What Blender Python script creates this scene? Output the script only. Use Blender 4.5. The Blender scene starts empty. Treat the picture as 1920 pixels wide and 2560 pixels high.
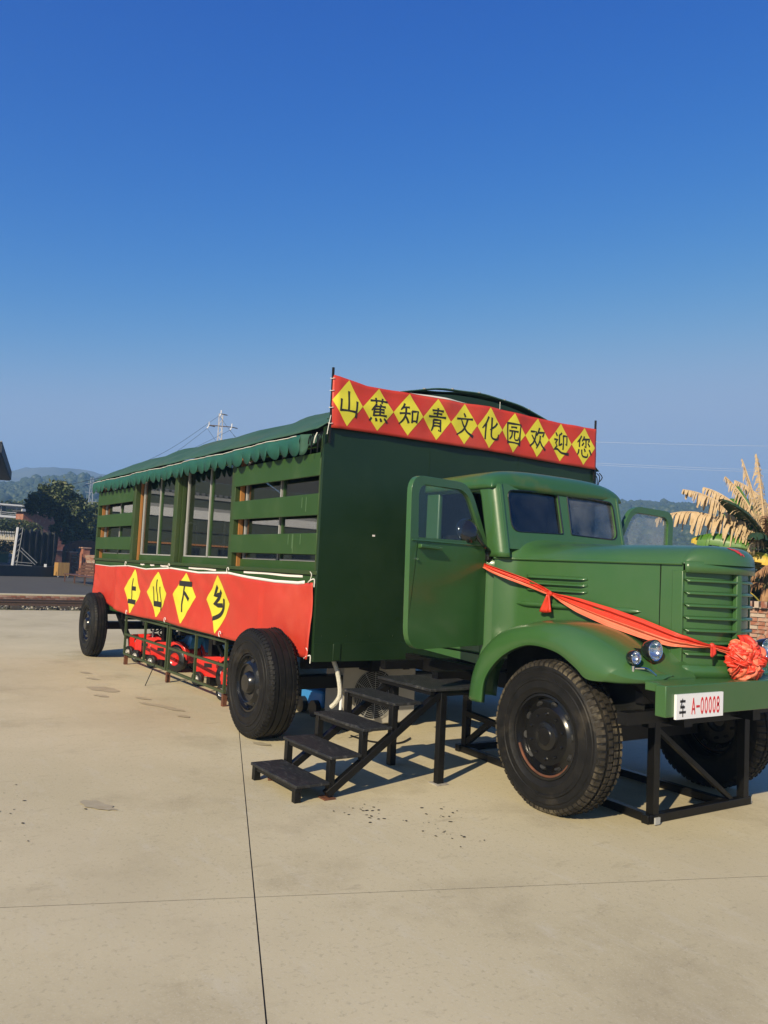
import bpy, bmesh, math, random
from mathutils import Vector, Matrix, noise
from math import radians, sin, cos, pi, sqrt, atan2
random.seed(7)
SC = bpy.context.scene
COL = SC.collection
V = Vector

# ------------------------------------------------------------------ camera
CAMH = 1.65
RM = [[0.55351138, 0.83143468, 0.0483894],
      [-0.03076464, 0.07847373, -0.99644137],
      [-0.83227321, 0.55005295, 0.06901489]]          # rows: right, down, forward
cam = bpy.data.cameras.new('camera'); camo = bpy.data.objects.new('camera', cam); COL.objects.link(camo)
r_, d_, f_ = [V(x).normalized() for x in RM]
camo.matrix_world = Matrix(((r_.x, -d_.x, -f_.x, 0), (r_.y, -d_.y, -f_.y, 0), (r_.z, -d_.z, -f_.z, CAMH), (0, 0, 0, 1)))
cam.sensor_fit = 'HORIZONTAL'; cam.sensor_width = 36; cam.lens = 36 * 2048.2 / 1920
cam.clip_start = .05; cam.clip_end = 9000
SC.camera = camo

# ------------------------------------------------------------------ sky and sun
SUN = V((.467, -.885, 0)).normalized() * cos(radians(30)) + V((0, 0, sin(radians(30))))
SKN = (1.69, 2.95, 5.06)
w = bpy.data.worlds.new('World'); SC.world = w; w.use_nodes = True
nt = w.node_tree; bg = nt.nodes['Background']
sky = nt.nodes.new('ShaderNodeTexSky'); sky.sky_type = 'NISHITA'; sky.sun_disc = False
sky.sun_elevation = radians(30); sky.sun_rotation = atan2(SUN.x, SUN.y)
sky.altitude = 0; sky.air_density = .9; sky.dust_density = .35; sky.ozone_density = 3.0
sep = nt.nodes.new('ShaderNodeSeparateColor'); cmb = nt.nodes.new('ShaderNodeCombineColor'); nt.links.new(sky.outputs[0], sep.inputs[0])
for ch, (nrm, pw, gain) in enumerate(((SKN[0], 3.3, 1.10), (SKN[1], 1.55, 2.75), (SKN[2], .75, 6.3))):     # deep blue aloft, pale at the horizon
    last = sep.outputs[ch]
    for op, val in (('DIVIDE', nrm), ('SMOOTH_MIN', 1.32 if ch == 0 else 1.20 if ch == 1 else .78), ('POWER', pw), ('MULTIPLY', gain)):
        mn = nt.nodes.new('ShaderNodeMath'); mn.operation = op; mn.inputs[1].default_value = val; mn.inputs[2].default_value = .45; nt.links.new(last, mn.inputs[0]); last = mn.outputs[0]
    nt.links.new(last, cmb.inputs[ch])
nt.links.new(cmb.outputs[0], bg.inputs[0])
bg.inputs[1].default_value = .093
sl = bpy.data.lights.new('sun', 'SUN'); sl.energy = 5.0; sl.angle = radians(.53); sl.color = (1, .86, .62)
so = bpy.data.objects.new('sun', sl); COL.objects.link(so)
so.rotation_euler = SUN.to_track_quat('Z', 'Y').to_euler(); so.location = (10, -20, 30)
vs = SC.view_settings
vs.view_transform = 'Standard'; vs.look = 'None'; vs.exposure = .4; vs.gamma = 1; vs.use_curve_mapping = False
SC.cycles.max_bounces = 8; SC.cycles.transparent_max_bounces = 12; SC.cycles.volume_bounces = 1

# ------------------------------------------------------------------ helpers
def P3(az, dist, z=0.0):
    a = radians(az); return V((dist * sin(a), dist * cos(a), z))
def ZT(dist, t): return CAMH + dist * t

class MB:
    def __init__(s): s.v = []; s.f = []; s.m = []
    def add(s, vs, fs, mi=0):
        o = len(s.v); s.v += [V(p) for p in vs]; s.f += [[i + o for i in f] for f in fs]; s.m += [mi] * len(fs); return s
    def box(s, x0, x1, y0, y1, z0, z1, mi=0):
        return s.add([(x0,y0,z0),(x1,y0,z0),(x1,y1,z0),(x0,y1,z0),(x0,y0,z1),(x1,y0,z1),(x1,y1,z1),(x0,y1,z1)],
                     [(3,2,1,0),(4,5,6,7),(0,1,5,4),(1,2,6,5),(2,3,7,6),(3,0,4,7)], mi)
    def cbox(s, c, sx, sy, sz, rz=0, mi=0):
        c = V(c); R = Matrix.Rotation(rz, 3, 'Z'); vs = []
        for z in (-.5, .5):
            for x, y in ((-.5,-.5),(.5,-.5),(.5,.5),(-.5,.5)): vs.append(c + R @ V((x*sx, y*sy, z*sz)))
        return s.add(vs, [(3,2,1,0),(4,5,6,7),(0,1,5,4),(1,2,6,5),(2,3,7,6),(3,0,4,7)], mi)
    def beam(s, a, b, w, h=None, up=(0,0,1), mi=0):
        a, b = V(a), V(b); h = h or w; d = (b - a).normalized(); u = V(up)
        if abs(d.dot(u)) > .98: u = V((1,0,0))
        sd = d.cross(u).normalized(); u = sd.cross(d).normalized()
        vs = [p + sd * x * w / 2 + u * y * h / 2 for p in (a, b) for x, y in ((-1,-1),(1,-1),(1,1),(-1,1))]
        return s.add(vs, [(0,1,2,3),(7,6,5,4),(0,4,5,1),(1,5,6,2),(2,6,7,3),(3,7,4,0)], mi)
    def tube(s, pts, r, n=8, caps=True, mi=0):
        pts = [V(p) for p in pts]; vs = []; fs = []; u = None
        for i, p in enumerate(pts):
            d = (pts[min(i+1, len(pts)-1)] - pts[max(i-1, 0)]).normalized()
            if u is None: u = d.orthogonal().normalized()
            u = (u - d * u.dot(d)).normalized(); w_ = d.cross(u)
            rr = r[i] if isinstance(r, (list, tuple)) else r
            vs += [p + (u * cos(2*pi*k/n) + w_ * sin(2*pi*k/n)) * rr for k in range(n)]
        for i in range(len(pts)-1):
            for k in range(n):
                fs.append((i*n+k, i*n+(k+1)%n, (i+1)*n+(k+1)%n, (i+1)*n+k))
        if caps: fs.append(tuple(range(n-1, -1, -1))); fs.append(tuple(range((len(pts)-1)*n, len(pts)*n)))
        return s.add(vs, fs, mi)
    def lathe(s, prof, n=32, M=None, mi=0, closed=False):
        # prof: (axial, radius); axis = local Y
        M = M or Matrix.Identity(4); vs = []; fs = []; k = len(prof)
        for i in range(n):
            a = 2*pi*i/n
            vs += [M @ V((rr*cos(a), ax, rr*sin(a))) for ax, rr in prof]
        for i in range(n):
            j = (i+1) % n
            for q in range(k if closed else k-1):
                q2 = (q+1) % k; fs.append((i*k+q, i*k+q2, j*k+q2, j*k+q))
        return s.add(vs, fs, mi)
    def grid(s, fn, nu, nv, mi=0, flip=False):
        vs = [fn(i/nu, j/nv) for i in range(nu+1) for j in range(nv+1)]; fs = []
        for i in range(nu):
            for j in range(nv):
                q = (i*(nv+1)+j, (i+1)*(nv+1)+j, (i+1)*(nv+1)+j+1, i*(nv+1)+j+1)
                fs.append(q[::-1] if flip else q)
        return s.add(vs, fs, mi)
    def prism(s, poly, a0, a1, fn=None, mi=0):
        # poly: 2D list; extruded between a0 and a1; fn(u,v,a)->3D
        n = len(poly); vs = [fn(u, v, a) for a in (a0, a1) for u, v in poly]
        fs = [tuple(range(n-1, -1, -1)), tuple(range(n, 2*n))] + [(i, (i+1)%n, n+(i+1)%n, n+i) for i in range(n)]
        return s.add(vs, fs, mi)
    def mirror(s, yc):
        for p in s.v: p.y = 2*yc - p.y
        s.f = [f[::-1] for f in s.f]; return s
    def xf(s, M): s.v = [M @ p for p in s.v]; return s
    def build(s, name, mat, parent=None, smooth=False, bevel=0, solid=0, fix=True, sub=0, ang=40):
        me = bpy.data.meshes.new(name); me.from_pydata([tuple(p) for p in s.v], [], s.f)
        mats = mat if isinstance(mat, (list, tuple)) else [mat]
        for m in mats: me.materials.append(M_(m))
        if len(mats) > 1: me.polygons.foreach_set('material_index', s.m)
        if fix:
            bm = bmesh.new(); bm.from_mesh(me); bmesh.ops.recalc_face_normals(bm, faces=bm.faces); bm.to_mesh(me); bm.free()
        if smooth:
            me.polygons.foreach_set('use_smooth', [True]*len(me.polygons))
            try: me.set_sharp_from_angle(angle=radians(ang))
            except Exception: pass
        o = bpy.data.objects.new(name, me); COL.objects.link(o)
        if solid:
            m = o.modifiers.new('solidify', 'SOLIDIFY'); m.thickness = solid; m.offset = 0
        if sub:
            m = o.modifiers.new('subdivision', 'SUBSURF'); m.levels = sub; m.render_levels = sub
        if bevel:
            m = o.modifiers.new('bevel', 'BEVEL'); m.width = bevel; m.segments = 2; m.limit_method = 'ANGLE'; m.angle_limit = radians(35)
            me.polygons.foreach_set('use_smooth', [True]*len(me.polygons))
            try: me.set_sharp_from_angle(angle=radians(35))
            except Exception: pass
        if parent: setp(o, parent)
        return o

def setp(o, parent):
    o.parent = parent
    M = Matrix.Identity(4); p = parent
    while p: M = p.matrix_basis.copy() if p.parent is None else (p.parent.matrix_basis @ p.matrix_parent_inverse @ p.matrix_basis); break
    o.matrix_parent_inverse = M.inverted()
def tag(o, label=None, cat=None, group=None, kind=None):
    if label: o['label'] = label
    if cat: o['category'] = cat
    if group: o['group'] = group
    if kind: o['kind'] = kind
    return o
def thing(name, label, cat, loc=(0,0,0), group=None):
    o = bpy.data.objects.new(name, None); COL.objects.link(o); o.location = loc; o.empty_display_size = .2
    o.matrix_basis = Matrix.Translation(V(loc))
    return tag(o, label, cat, group)
def copy_tree(o, parent=None):
    c = o.copy(); COL.objects.link(c)
    if parent: c.parent = parent; c.matrix_parent_inverse = o.matrix_parent_inverse.copy()
    for ch in list(o.children): copy_tree(ch, c)
    return c
def bez(pts, n=6):
    # catmull-rom through points
    pts = [V(p) for p in pts]; out = []
    for i in range(len(pts)-1):
        p0 = pts[max(i-1,0)]; p1 = pts[i]; p2 = pts[i+1]; p3 = pts[min(i+2,len(pts)-1)]
        for k in range(n):
            t = k/n; out.append(.5*((2*p1)+(p2-p0)*t+(2*p0-5*p1+4*p2-p3)*t*t+(3*p1-p0-3*p2+p3)*t**3))
    out.append(pts[-1]); return out
def lerp_tab(tab, x):
    if x <= tab[0][0]: return tab[0][1]
    for (a, b), (c, d) in zip(tab, tab[1:]):
        if x <= c: return b + (d-b)*(x-a)/(c-a)
    return tab[-1][1]
def rrect(x0, x1, y0, y1, r, n=5):
    rs = r if isinstance(r, (list, tuple)) else [r]*4; out = []
    for (cx, cy, a0, rr) in ((x1-rs[0], y1-rs[0], 0, rs[0]), (x0+rs[1], y1-rs[1], 90, rs[1]), (x0+rs[2], y0+rs[2], 180, rs[2]), (x1-rs[3], y0+rs[3], 270, rs[3])):
        for k in range(n+1):
            a = radians(a0 + 90*k/n); out.append((cx+rr*cos(a), cy+rr*sin(a)))
    return out
def round_poly(poly, rad, n=4):
    out = []; N = len(poly)
    for i in range(N):
        p0, p1, p2 = V((*poly[i-1],0)), V((*poly[i],0)), V((*poly[(i+1)%N],0))
        rr = rad[i] if isinstance(rad, (list,tuple)) else rad
        a = p1 + (p0-p1).normalized()*rr; b = p1 + (p2-p1).normalized()*rr
        for k in range(n+1):
            t = k/n; q = a*(1-t)**2 + p1*2*t*(1-t) + b*t*t; out.append((q.x, q.y))
    return out
def holed(outer, holes, th):
    # plate with holes in local xy, thickness th -> (verts, faces)
    cu = bpy.data.curves.new('tmp', 'CURVE'); cu.dimensions = '2D'; cu.fill_mode = 'BOTH'; cu.extrude = th/2
    for poly in [outer]+holes:
        sp = cu.splines.new('POLY'); sp.points.add(len(poly)-1); sp.use_cyclic_u = True
        for p, q in zip(sp.points, poly): p.co = (q[0], q[1], 0, 1)
    o = bpy.data.objects.new('tmp', cu); COL.objects.link(o)
    dg = bpy.context.evaluated_depsgraph_get(); me = o.evaluated_get(dg).to_mesh()
    bm = bmesh.new(); bm.from_mesh(me); bmesh.ops.remove_doubles(bm, verts=bm.verts, dist=1e-5)
    vs = [v.co.copy() for v in bm.verts]; bm.verts.index_update(); fs = [[v.index for v in f.verts] for f in bm.faces]; bm.free()
    bpy.data.objects.remove(o); bpy.data.curves.remove(cu)
    return vs, fs

# ------------------------------------------------------------------ materials
_M = {}
def M_(n): return _M[n] if isinstance(n, str) else n
def mat(name, col, rough=.5, metal=0, col2=None, nscale=8, nlo=.35, nhi=.7, bump=0, bscale=60, spec=.5, coat=0, alpha=None, detail=6, emis=None, dirt=None, dscale=2.5, dlo=.55, dhi=.75, rvar=0, stretch=None, sheen=0, trans=0):
    m = bpy.data.materials.new(name); m.use_nodes = True; t = m.node_tree; b = t.nodes['Principled BSDF']; N = t.nodes.new; L = t.links.new
    b.inputs['Base Color'].default_value = (*col, 1); b.inputs['Roughness'].default_value = rough; b.inputs['Metallic'].default_value = metal
    b.inputs['Specular IOR Level'].default_value = spec; b.inputs['Coat Weight'].default_value = coat; b.inputs['Coat Roughness'].default_value = .15
    if sheen: b.inputs['Sheen Weight'].default_value = sheen
    if trans: b.inputs['Transmission Weight'].default_value = trans
    tc = N('ShaderNodeTexCoord'); src = tc.outputs['Object']
    if stretch:
        mp = N('ShaderNodeMapping'); mp.inputs['Scale'].default_value = stretch; L(src, mp.inputs[0]); src = mp.outputs[0]
    last = None
    if col2:
        n = N('ShaderNodeTexNoise'); n.inputs['Scale'].default_value = nscale; n.inputs['Detail'].default_value = detail; n.inputs['Roughness'].default_value = .6; L(src, n.inputs['Vector'])
        r = N('ShaderNodeMapRange'); r.inputs[1].default_value = nlo; r.inputs[2].default_value = nhi; L(n.outputs[0], r.inputs[0])
        mx = N('ShaderNodeMix'); mx.data_type = 'RGBA'; mx.inputs[6].default_value = (*col,1); mx.inputs[7].default_value = (*col2,1)
        L(r.outputs[0], mx.inputs[0]); last = mx.outputs[2]
        if rvar:
            rr = N('ShaderNodeMapRange'); rr.inputs[3].default_value = rough; rr.inputs[4].default_value = rough+rvar; L(n.outputs[0], rr.inputs[0]); L(rr.outputs[0], b.inputs['Roughness'])
    if dirt:
        n = N('ShaderNodeTexNoise'); n.inputs['Scale'].default_value = dscale; n.inputs['Detail'].default_value = 9; n.inputs['Roughness'].default_value = .68; L(src, n.inputs['Vector'])
        r = N('ShaderNodeMapRange'); r.inputs[1].default_value = dlo; r.inputs[2].default_value = dhi; L(n.outputs[0], r.inputs[0])
        mx = N('ShaderNodeMix'); mx.data_type = 'RGBA'; mx.inputs[6].default_value = (*col,1); mx.inputs[7].default_value = (*dirt,1)
        if last: L(last, mx.inputs[6])
        L(r.outputs[0], mx.inputs[0]); last = mx.outputs[2]
    if last: L(last, b.inputs['Base Color'])
    if bump:
        n = N('ShaderNodeTexNoise'); n.inputs['Scale'].default_value = bscale; n.inputs['Detail'].default_value = 4; L(src, n.inputs['Vector'])
        bp = N('ShaderNodeBump'); bp.inputs['Strength'].default_value = bump; bp.inputs['Distance'].default_value = .02; L(n.outputs[0], bp.inputs['Height']); L(bp.outputs[0], b.inputs['Normal'])
    if alpha is not None: b.inputs['Alpha'].default_value = alpha
    if emis: b.inputs['Emission Color'].default_value = (*emis[:3],1); b.inputs['Emission Strength'].default_value = emis[3]
    _M[name] = m; return m
def glassmat(name, tint, refl=.10, rough=.02, dust=0):
    m = bpy.data.materials.new(name); m.use_nodes = True; t = m.node_tree; N = t.nodes.new; L = t.links.new
    t.nodes.remove(t.nodes['Principled BSDF']); out = t.nodes['Material Output']
    tr = N('ShaderNodeBsdfTransparent'); tr.inputs[0].default_value = (*tint,1)
    gl = N('ShaderNodeBsdfGlossy'); gl.inputs['Roughness'].default_value = rough
    lw = N('ShaderNodeFresnel'); ge = N('ShaderNodeNewGeometry'); mi = N('ShaderNodeMapRange'); mi.inputs[3].default_value = 1.5; mi.inputs[4].default_value = 1/1.5; L(ge.outputs['Backfacing'], mi.inputs[0]); L(mi.outputs[0], lw.inputs['IOR'])
    ad = N('ShaderNodeMath'); ad.operation = 'ADD'; ad.inputs[1].default_value = refl; L(lw.outputs[0], ad.inputs[0])
    mx = N('ShaderNodeMixShader'); L(ad.outputs[0], mx.inputs[0]); L(tr.outputs[0], mx.inputs[1]); L(gl.outputs[0], mx.inputs[2]); res = mx.outputs[0]
    if dust:
        df = N('ShaderNodeBsdfDiffuse'); df.inputs[0].default_value = (.42,.45,.48,1)
        tc = N('ShaderNodeTexCoord'); n = N('ShaderNodeTexNoise'); n.inputs['Scale'].default_value = 4; n.inputs['Detail'].default_value = 8; L(tc.outputs['Object'], n.inputs['Vector'])
        r = N('ShaderNodeMapRange'); r.inputs[1].default_value = .3; r.inputs[2].default_value = .75; r.inputs[3].default_value = 0; r.inputs[4].default_value = dust; L(n.outputs[0], r.inputs[0])
        m2 = N('ShaderNodeMixShader'); L(r.outputs[0], m2.inputs[0]); L(res, m2.inputs[1]); L(df.outputs[0], m2.inputs[2]); res = m2.outputs[0]
    L(res, out.inputs[0]); _M[name] = m; return m

mat('cab_paint', (.036,.106,.028), .25, col2=(.042,.118,.030), nscale=1.3, bump=.12, bscale=3.5, coat=.4, dirt=(.056,.120,.042), dscale=1.8, dlo=.46, dhi=.80, rvar=.22)
mat('roof_paint', (.030,.100,.028), .34, col2=(.13,.13,.026), nscale=1.6, nlo=.52, nhi=.72, coat=.2, bump=.05, bscale=5)
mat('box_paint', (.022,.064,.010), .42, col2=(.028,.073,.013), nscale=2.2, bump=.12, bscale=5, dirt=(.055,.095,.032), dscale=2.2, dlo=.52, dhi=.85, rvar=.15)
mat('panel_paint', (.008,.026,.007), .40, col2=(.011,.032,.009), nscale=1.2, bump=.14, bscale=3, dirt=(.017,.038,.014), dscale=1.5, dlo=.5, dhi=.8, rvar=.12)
mat('post_paint', (.026,.055,.012), .5, col2=(.040,.060,.014), nscale=5, dirt=(.10,.085,.03), dscale=7, dlo=.62, dhi=.72)
mat('wood_jamb', (.42,.19,.05), .55, col2=(.30,.12,.035), nscale=9, stretch=(1,1,.12))
mat('canvas', (.022,.078,.050), .75, col2=(.036,.100,.066), nscale=3, bump=.15, bscale=180, dirt=(.06,.09,.062), dscale=2, dlo=.5, dhi=.8)
mat('valance_cloth', (.008,.078,.056), .65, col2=(.011,.092,.066), nscale=4, bump=.12, bscale=200)
mat('red_cloth', (.50,.034,.016), .5, col2=(.55,.046,.023), nscale=1.4, bump=.06, bscale=40, dirt=(.60,.085,.045), dscale=1.1, dlo=.5, dhi=.8)
mat('white_hem', (.80,.74,.70), .7)
mat('yellow_print', (.68,.60,.035), .55, col2=(.73,.66,.045), nscale=3)
mat('black_print', (.018,.016,.015), .6)
mat('satin', (.60,.036,.015), .46, col2=(.66,.055,.024), nscale=6, bump=.10, bscale=30)
mat('satin_light', (.70,.15,.075), .5, col2=(.74,.20,.11), nscale=5, bump=.10, bscale=30)
mat('tyre', (.006,.0058,.0055), .5, spec=.22, col2=(.014,.013,.012), nscale=9, bump=.12, bscale=60, dirt=(.05,.042,.03), dscale=3.2, dlo=.58, dhi=.78, rvar=.15)
mat('tyre_dusty', (.012,.011,.009), .75, spec=.2, col2=(.055,.046,.034), nscale=5, bump=.3, bscale=50, dirt=(.17,.14,.09), dscale=3.5, dlo=.52, dhi=.68)
mat('rim_black', (.005,.005,.005), .25, spec=.35, col2=(.010,.0095,.009), nscale=6, coat=.3, dirt=(.03,.026,.022), dscale=6, dlo=.6, dhi=.8)
mat('rust', (.16,.055,.022), .8, col2=(.06,.025,.014), nscale=14)
mat('black_steel', (.0045,.0045,.0045), .40, spec=.28, col2=(.008,.0075,.007), nscale=12, bump=.05, bscale=40, dirt=(.03,.025,.02), dscale=8, dlo=.66, dhi=.8)
mat('tread_steel', (.016,.0165,.017), .5, spec=.3, col2=(.030,.030,.030), nscale=10, bump=.3, bscale=70, dirt=(.17,.165,.155), dscale=14, dlo=.55, dhi=.78, stretch=(1.0,3.5,1))
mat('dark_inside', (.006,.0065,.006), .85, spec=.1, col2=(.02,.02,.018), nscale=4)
mat('grey_under', (.10,.11,.12), .7)
mat('white_metal', (.36,.36,.35), .4, col2=(.34,.34,.32), nscale=8)
mat('plate_white', (.80,.80,.81), .35)
mat('plate_red', (.60,.018,.028), .4)
mat('plate_edge', (.16,.26,.14), .5)
mat('chrome', (.75,.75,.76), .08, metal=1)
mat('lamp_reflect', (.85,.86,.88), .12, metal=1)
mat('black_gloss', (.012,.012,.012), .15, coat=.5)
mat('red_mark', (.62,.04,.025), .5, col2=(.55,.03,.02), nscale=30)
mat('orange_piping', (.36,.10,.03), .6, col2=(.22,.09,.03), nscale=12)
def concrete():
    m = bpy.data.materials.new('concrete'); m.use_nodes = True; t = m.node_tree; b = t.nodes['Principled BSDF']; N = t.nodes.new; L = t.links.new
    tc = N('ShaderNodeTexCoord'); col = None
    def nz_(scale, detail, rough, st=None, rz=0):
        mp = N('ShaderNodeMapping'); mp.inputs['Scale'].default_value = st or (1,1,1); mp.inputs['Rotation'].default_value = (0,0,rz); L(tc.outputs['Object'], mp.inputs[0])
        n = N('ShaderNodeTexNoise'); n.inputs['Scale'].default_value = scale; n.inputs['Detail'].default_value = detail; n.inputs['Roughness'].default_value = rough; L(mp.outputs[0], n.inputs['Vector']); return n.outputs[0]
    def layer(prev, fac, lo, hi, c, amt):
        r = N('ShaderNodeMapRange'); r.inputs[1].default_value = lo; r.inputs[2].default_value = hi; r.inputs[4].default_value = amt; L(fac, r.inputs[0])
        x = N('ShaderNodeMix'); x.data_type = 'RGBA'; x.inputs[7].default_value = (*c,1); L(r.outputs[0], x.inputs[0])
        if prev is None: x.inputs[6].default_value = (.50,.435,.275,1)
        else: L(prev, x.inputs[6])
        return x.outputs[2]
    col = layer(None, nz_(.45,6,.6), .38, .68, (.585,.51,.335), 1)
    col = layer(col, nz_(.8,9,.68,(1,1,1),.3), .52, .74, (.33,.275,.17), .75)
    col = layer(col, nz_(2.2,8,.7,(1,3.2,1),1.2), .54, .72, (.57,.52,.39), .55)
    col = layer(col, nz_(3.0,9,.75,(3,1,1),.5), .57, .70, (.32,.27,.175), .5)
    col = layer(col, nz_(34,3,.6), .58, .68, (.30,.26,.17), .42)
    col = layer(col, nz_(85,2,.6), .56, .66, (.60,.55,.42), .35)
    col = layer(col, nz_(.22,5,.6,(1,1,1),2.0), .50, .66, (.42,.36,.235), .5)
    L(col, b.inputs['Base Color']); b.inputs['Roughness'].default_value = .8; b.inputs['Specular IOR Level'].default_value = .22
    bp = N('ShaderNodeBump'); bp.inputs['Strength'].default_value = .05; bp.inputs['Distance'].default_value = .02; L(nz_(30,4,.6), bp.inputs['Height']); L(bp.outputs[0], b.inputs['Normal'])
    _M['concrete'] = m
concrete()
mat('joint', (.045,.04,.034), .9)
mat('stain', (.37,.315,.20), .6, col2=(.44,.38,.25), nscale=7)
mat('speck', (.035,.03,.025), .9)
mat('soil', (.10,.085,.055), .95, col2=(.05,.075,.025), nscale=.05, detail=8)
mat('asphalt', (.060,.055,.045), .88, col2=(.082,.075,.060), nscale=2, bump=.2, bscale=90)
mat('stage_black', (.010,.010,.011), .75, col2=(.016,.016,.016), nscale=4)
mat('gravel', (.40,.37,.31), .9, col2=(.22,.20,.17), nscale=20)
mat('rail_rust', (.07,.045,.03), .55, col2=(.11,.06,.035), nscale=15)
mat('sleeper', (.055,.045,.035), .85)
for i, c in enumerate(((.30,.115,.065),(.36,.15,.09),(.24,.085,.05),(.42,.24,.17),(.46,.36,.28))):
    mat('brick%d' % i, c, .85, col2=tuple(x*.75 for x in c), nscale=9, bump=.3, bscale=40, dirt=(.50,.43,.35), dscale=5, dlo=.52, dhi=.78)
mat('mortar', (.36,.32,.27), .9, col2=(.28,.25,.21), nscale=9)
mat('far_brick', (.36,.135,.075), .85, col2=(.24,.09,.055), nscale=5, dirt=(.46,.30,.21), dscale=3, dlo=.5, dhi=.8)
mat('pale_wall', (.62,.58,.50), .8, col2=(.55,.51,.44), nscale=1)
mat('yellow_wall', (.66,.56,.30), .8)
mat('white_paint', (.78,.77,.74), .55)
mat('dark_window', (.02,.024,.028), .12)
mat('slate', (.045,.047,.05), .7)
mat('shed_dark', (.022,.026,.028), .55, col2=(.035,.04,.04), nscale=3)
mat('shed_green', (.035,.055,.04), .6)
mat('shed_panel', (.06,.08,.065), .6)
mat('orange_trim', (.50,.20,.06), .5)
mat('crate_wood', (.46,.27,.08), .6, col2=(.34,.18,.05), nscale=6, stretch=(1,1,.15))
mat('bench_wood', (.10,.045,.028), .6, col2=(.14,.065,.04), nscale=8)
mat('bin_green', (.012,.10,.03), .4)
mat('bark', (.06,.045,.032), .9, col2=(.09,.07,.05), nscale=6, bump=.4, bscale=20)
mat('leaf_a', (.055,.082,.022), .6, col2=(.085,.11,.026), nscale=1.3)
mat('leaf_b', (.030,.050,.016), .6, col2=(.05,.068,.018), nscale=1.3)
mat('leaf_c', (.11,.12,.034), .6, col2=(.05,.07,.022), nscale=1.3)
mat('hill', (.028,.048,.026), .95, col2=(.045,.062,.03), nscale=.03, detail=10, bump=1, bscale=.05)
mat('hill_far_hazed', (.12,.145,.15), .95, col2=(.10,.125,.12), nscale=.03)  # base colour paled so the far ridge fades as if by haze
mat('banana_green', (.055,.155,.018), .40, col2=(.085,.20,.02), nscale=4, spec=.4)
mat('banana_dark', (.018,.045,.014), .5, col2=(.03,.065,.018), nscale=4)
mat('banana_yellow', (.62,.40,.03), .5, col2=(.22,.24,.03), nscale=5)
mat('banana_dry', (.46,.32,.165), .8, col2=(.56,.42,.25), nscale=9, dirt=(.24,.13,.06), dscale=6, dlo=.55, dhi=.75)
mat('banana_brown', (.26,.13,.06), .85, col2=(.38,.22,.11), nscale=9)
mat('banana_stem', (.10,.095,.035), .7, col2=(.16,.11,.05), nscale=4, stretch=(1,1,.3))
mat('pole_concrete', (.62,.59,.55), .7, col2=(.42,.39,.36), nscale=3)
mat('wire', (.02,.02,.022), .5)
mat('wire_light', (.30,.33,.38), .4)
mat('toy_red', (.58,.022,.014), .28, coat=.3)
mat('toy_blue', (.05,.26,.62), .35)
mat('toy_navy', (.012,.022,.06), .4)
mat('toy_black', (.012,.012,.012), .4)
mat('toy_silver', (.55,.54,.52), .3, metal=.6)
mat('rack_green', (.035,.055,.022), .5, dirt=(.10,.06,.03), col2=(.045,.065,.026), nscale=6, dscale=9, dlo=.6, dhi=.75)
mat('ac_body', (.48,.45,.38), .5, col2=(.40,.37,.31), nscale=3)
mat('ac_dark', (.02,.02,.02), .7)
mat('pipe_wrap', (.60,.58,.50), .7, bump=.4, bscale=60)
mat('rope', (.70,.68,.62), .8)
mat('interior_wood', (.20,.11,.05), .6, col2=(.14,.075,.035), nscale=5)
mat('ceramic', (.75,.73,.70), .3)
mat('green_fruit', (.06,.22,.04), .5)
mat('cushion_red', (.35,.012,.018), .7, col2=(.5,.04,.03), nscale=30)
glassmat('window_glass', (.66,.68,.68), .22)
glassmat('windshield_glass', (.30,.34,.38), .03, .03, dust=.04)
glassmat('windshield_dusty', (.40,.44,.48), .05, .05, dust=.22)
glassmat('door_glass', (.80,.84,.87), .0, .02)
glassmat('door_glass_dusty', (.92,.94,.96), .0, .05, dust=.40)
glassmat('lamp_glass', (.92,.94,.96), .10)

# ------------------------------------------------------------------ ground
gr = MB().add([(-4000,-4000,-.05),(4000,-4000,-.05),(4000,4000,-.05),(-4000,4000,-.05)], [(0,1,2,3)]).build('ground', 'soil'); tag(gr, kind='structure')
O = V((-3.786, 1.847)); e1 = V((.353,.936)).normalized(); e2 = V((-.9235,.3835)).normalized()
def clip(poly, f):
    out = []
    for i in range(len(poly)):
        a, b = poly[i], poly[(i+1)%len(poly)]; fa, fb = f(a), f(b)
        if fa >= 0: out.append(a)
        if (fa >= 0) != (fb >= 0): t = fa/(fa-fb); out.append(a+(b-a)*t)
    return out
yard = MB().add([(-24.9,-30,-.0052),(24,-30,-.0052),(24,60,-.0052),(-24.9,60,-.0052)], [(0,1,2,3)]).build('yard_paving', 'joint'); tag(yard, kind='structure')
SA, SB = 11.0, 9.5
for i in range(-4, 5):
    for j in range(-3, 4):
        g = .0032
        g2 = .0020
        q = [O+e1*(i*SA+g)+e2*(j*SB+g2), O+e1*((i+1)*SA-g)+e2*(j*SB+g2), O+e1*((i+1)*SA-g)+e2*((j+1)*SB-g2), O+e1*(i*SA+g)+e2*((j+1)*SB-g2)]
        for f in (lambda p: p.x+24.9, lambda p: 24-p.x, lambda p: p.y+30, lambda p: 60-p.y): q = clip(q, f) if len(q) > 2 else q
        if len(q) < 3: continue
        sb_ = MB().prism([(p.x, p.y) for p in q], -.005, 0, lambda u, v, a: V((u, v, a))); sb_.m = [0, 0]+[1]*(len(sb_.f)-2)
        sb_.build('concrete_slab', ['concrete', 'joint'], yard)
def blob(x, y, rx, ry, rot, z, n=18, seed=0):
    rnd = random.Random(seed); pts = []
    for k in range(n):
        a = 2*pi*k/n; rr = .75+.4*rnd.random(); px, py = rx*rr*cos(a), ry*rr*sin(a)
        pts.append((x+px*cos(rot)-py*sin(rot), y+px*sin(rot)+py*cos(rot), z))
    return pts
rot0 = atan2(e1.y, e1.x)
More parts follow.
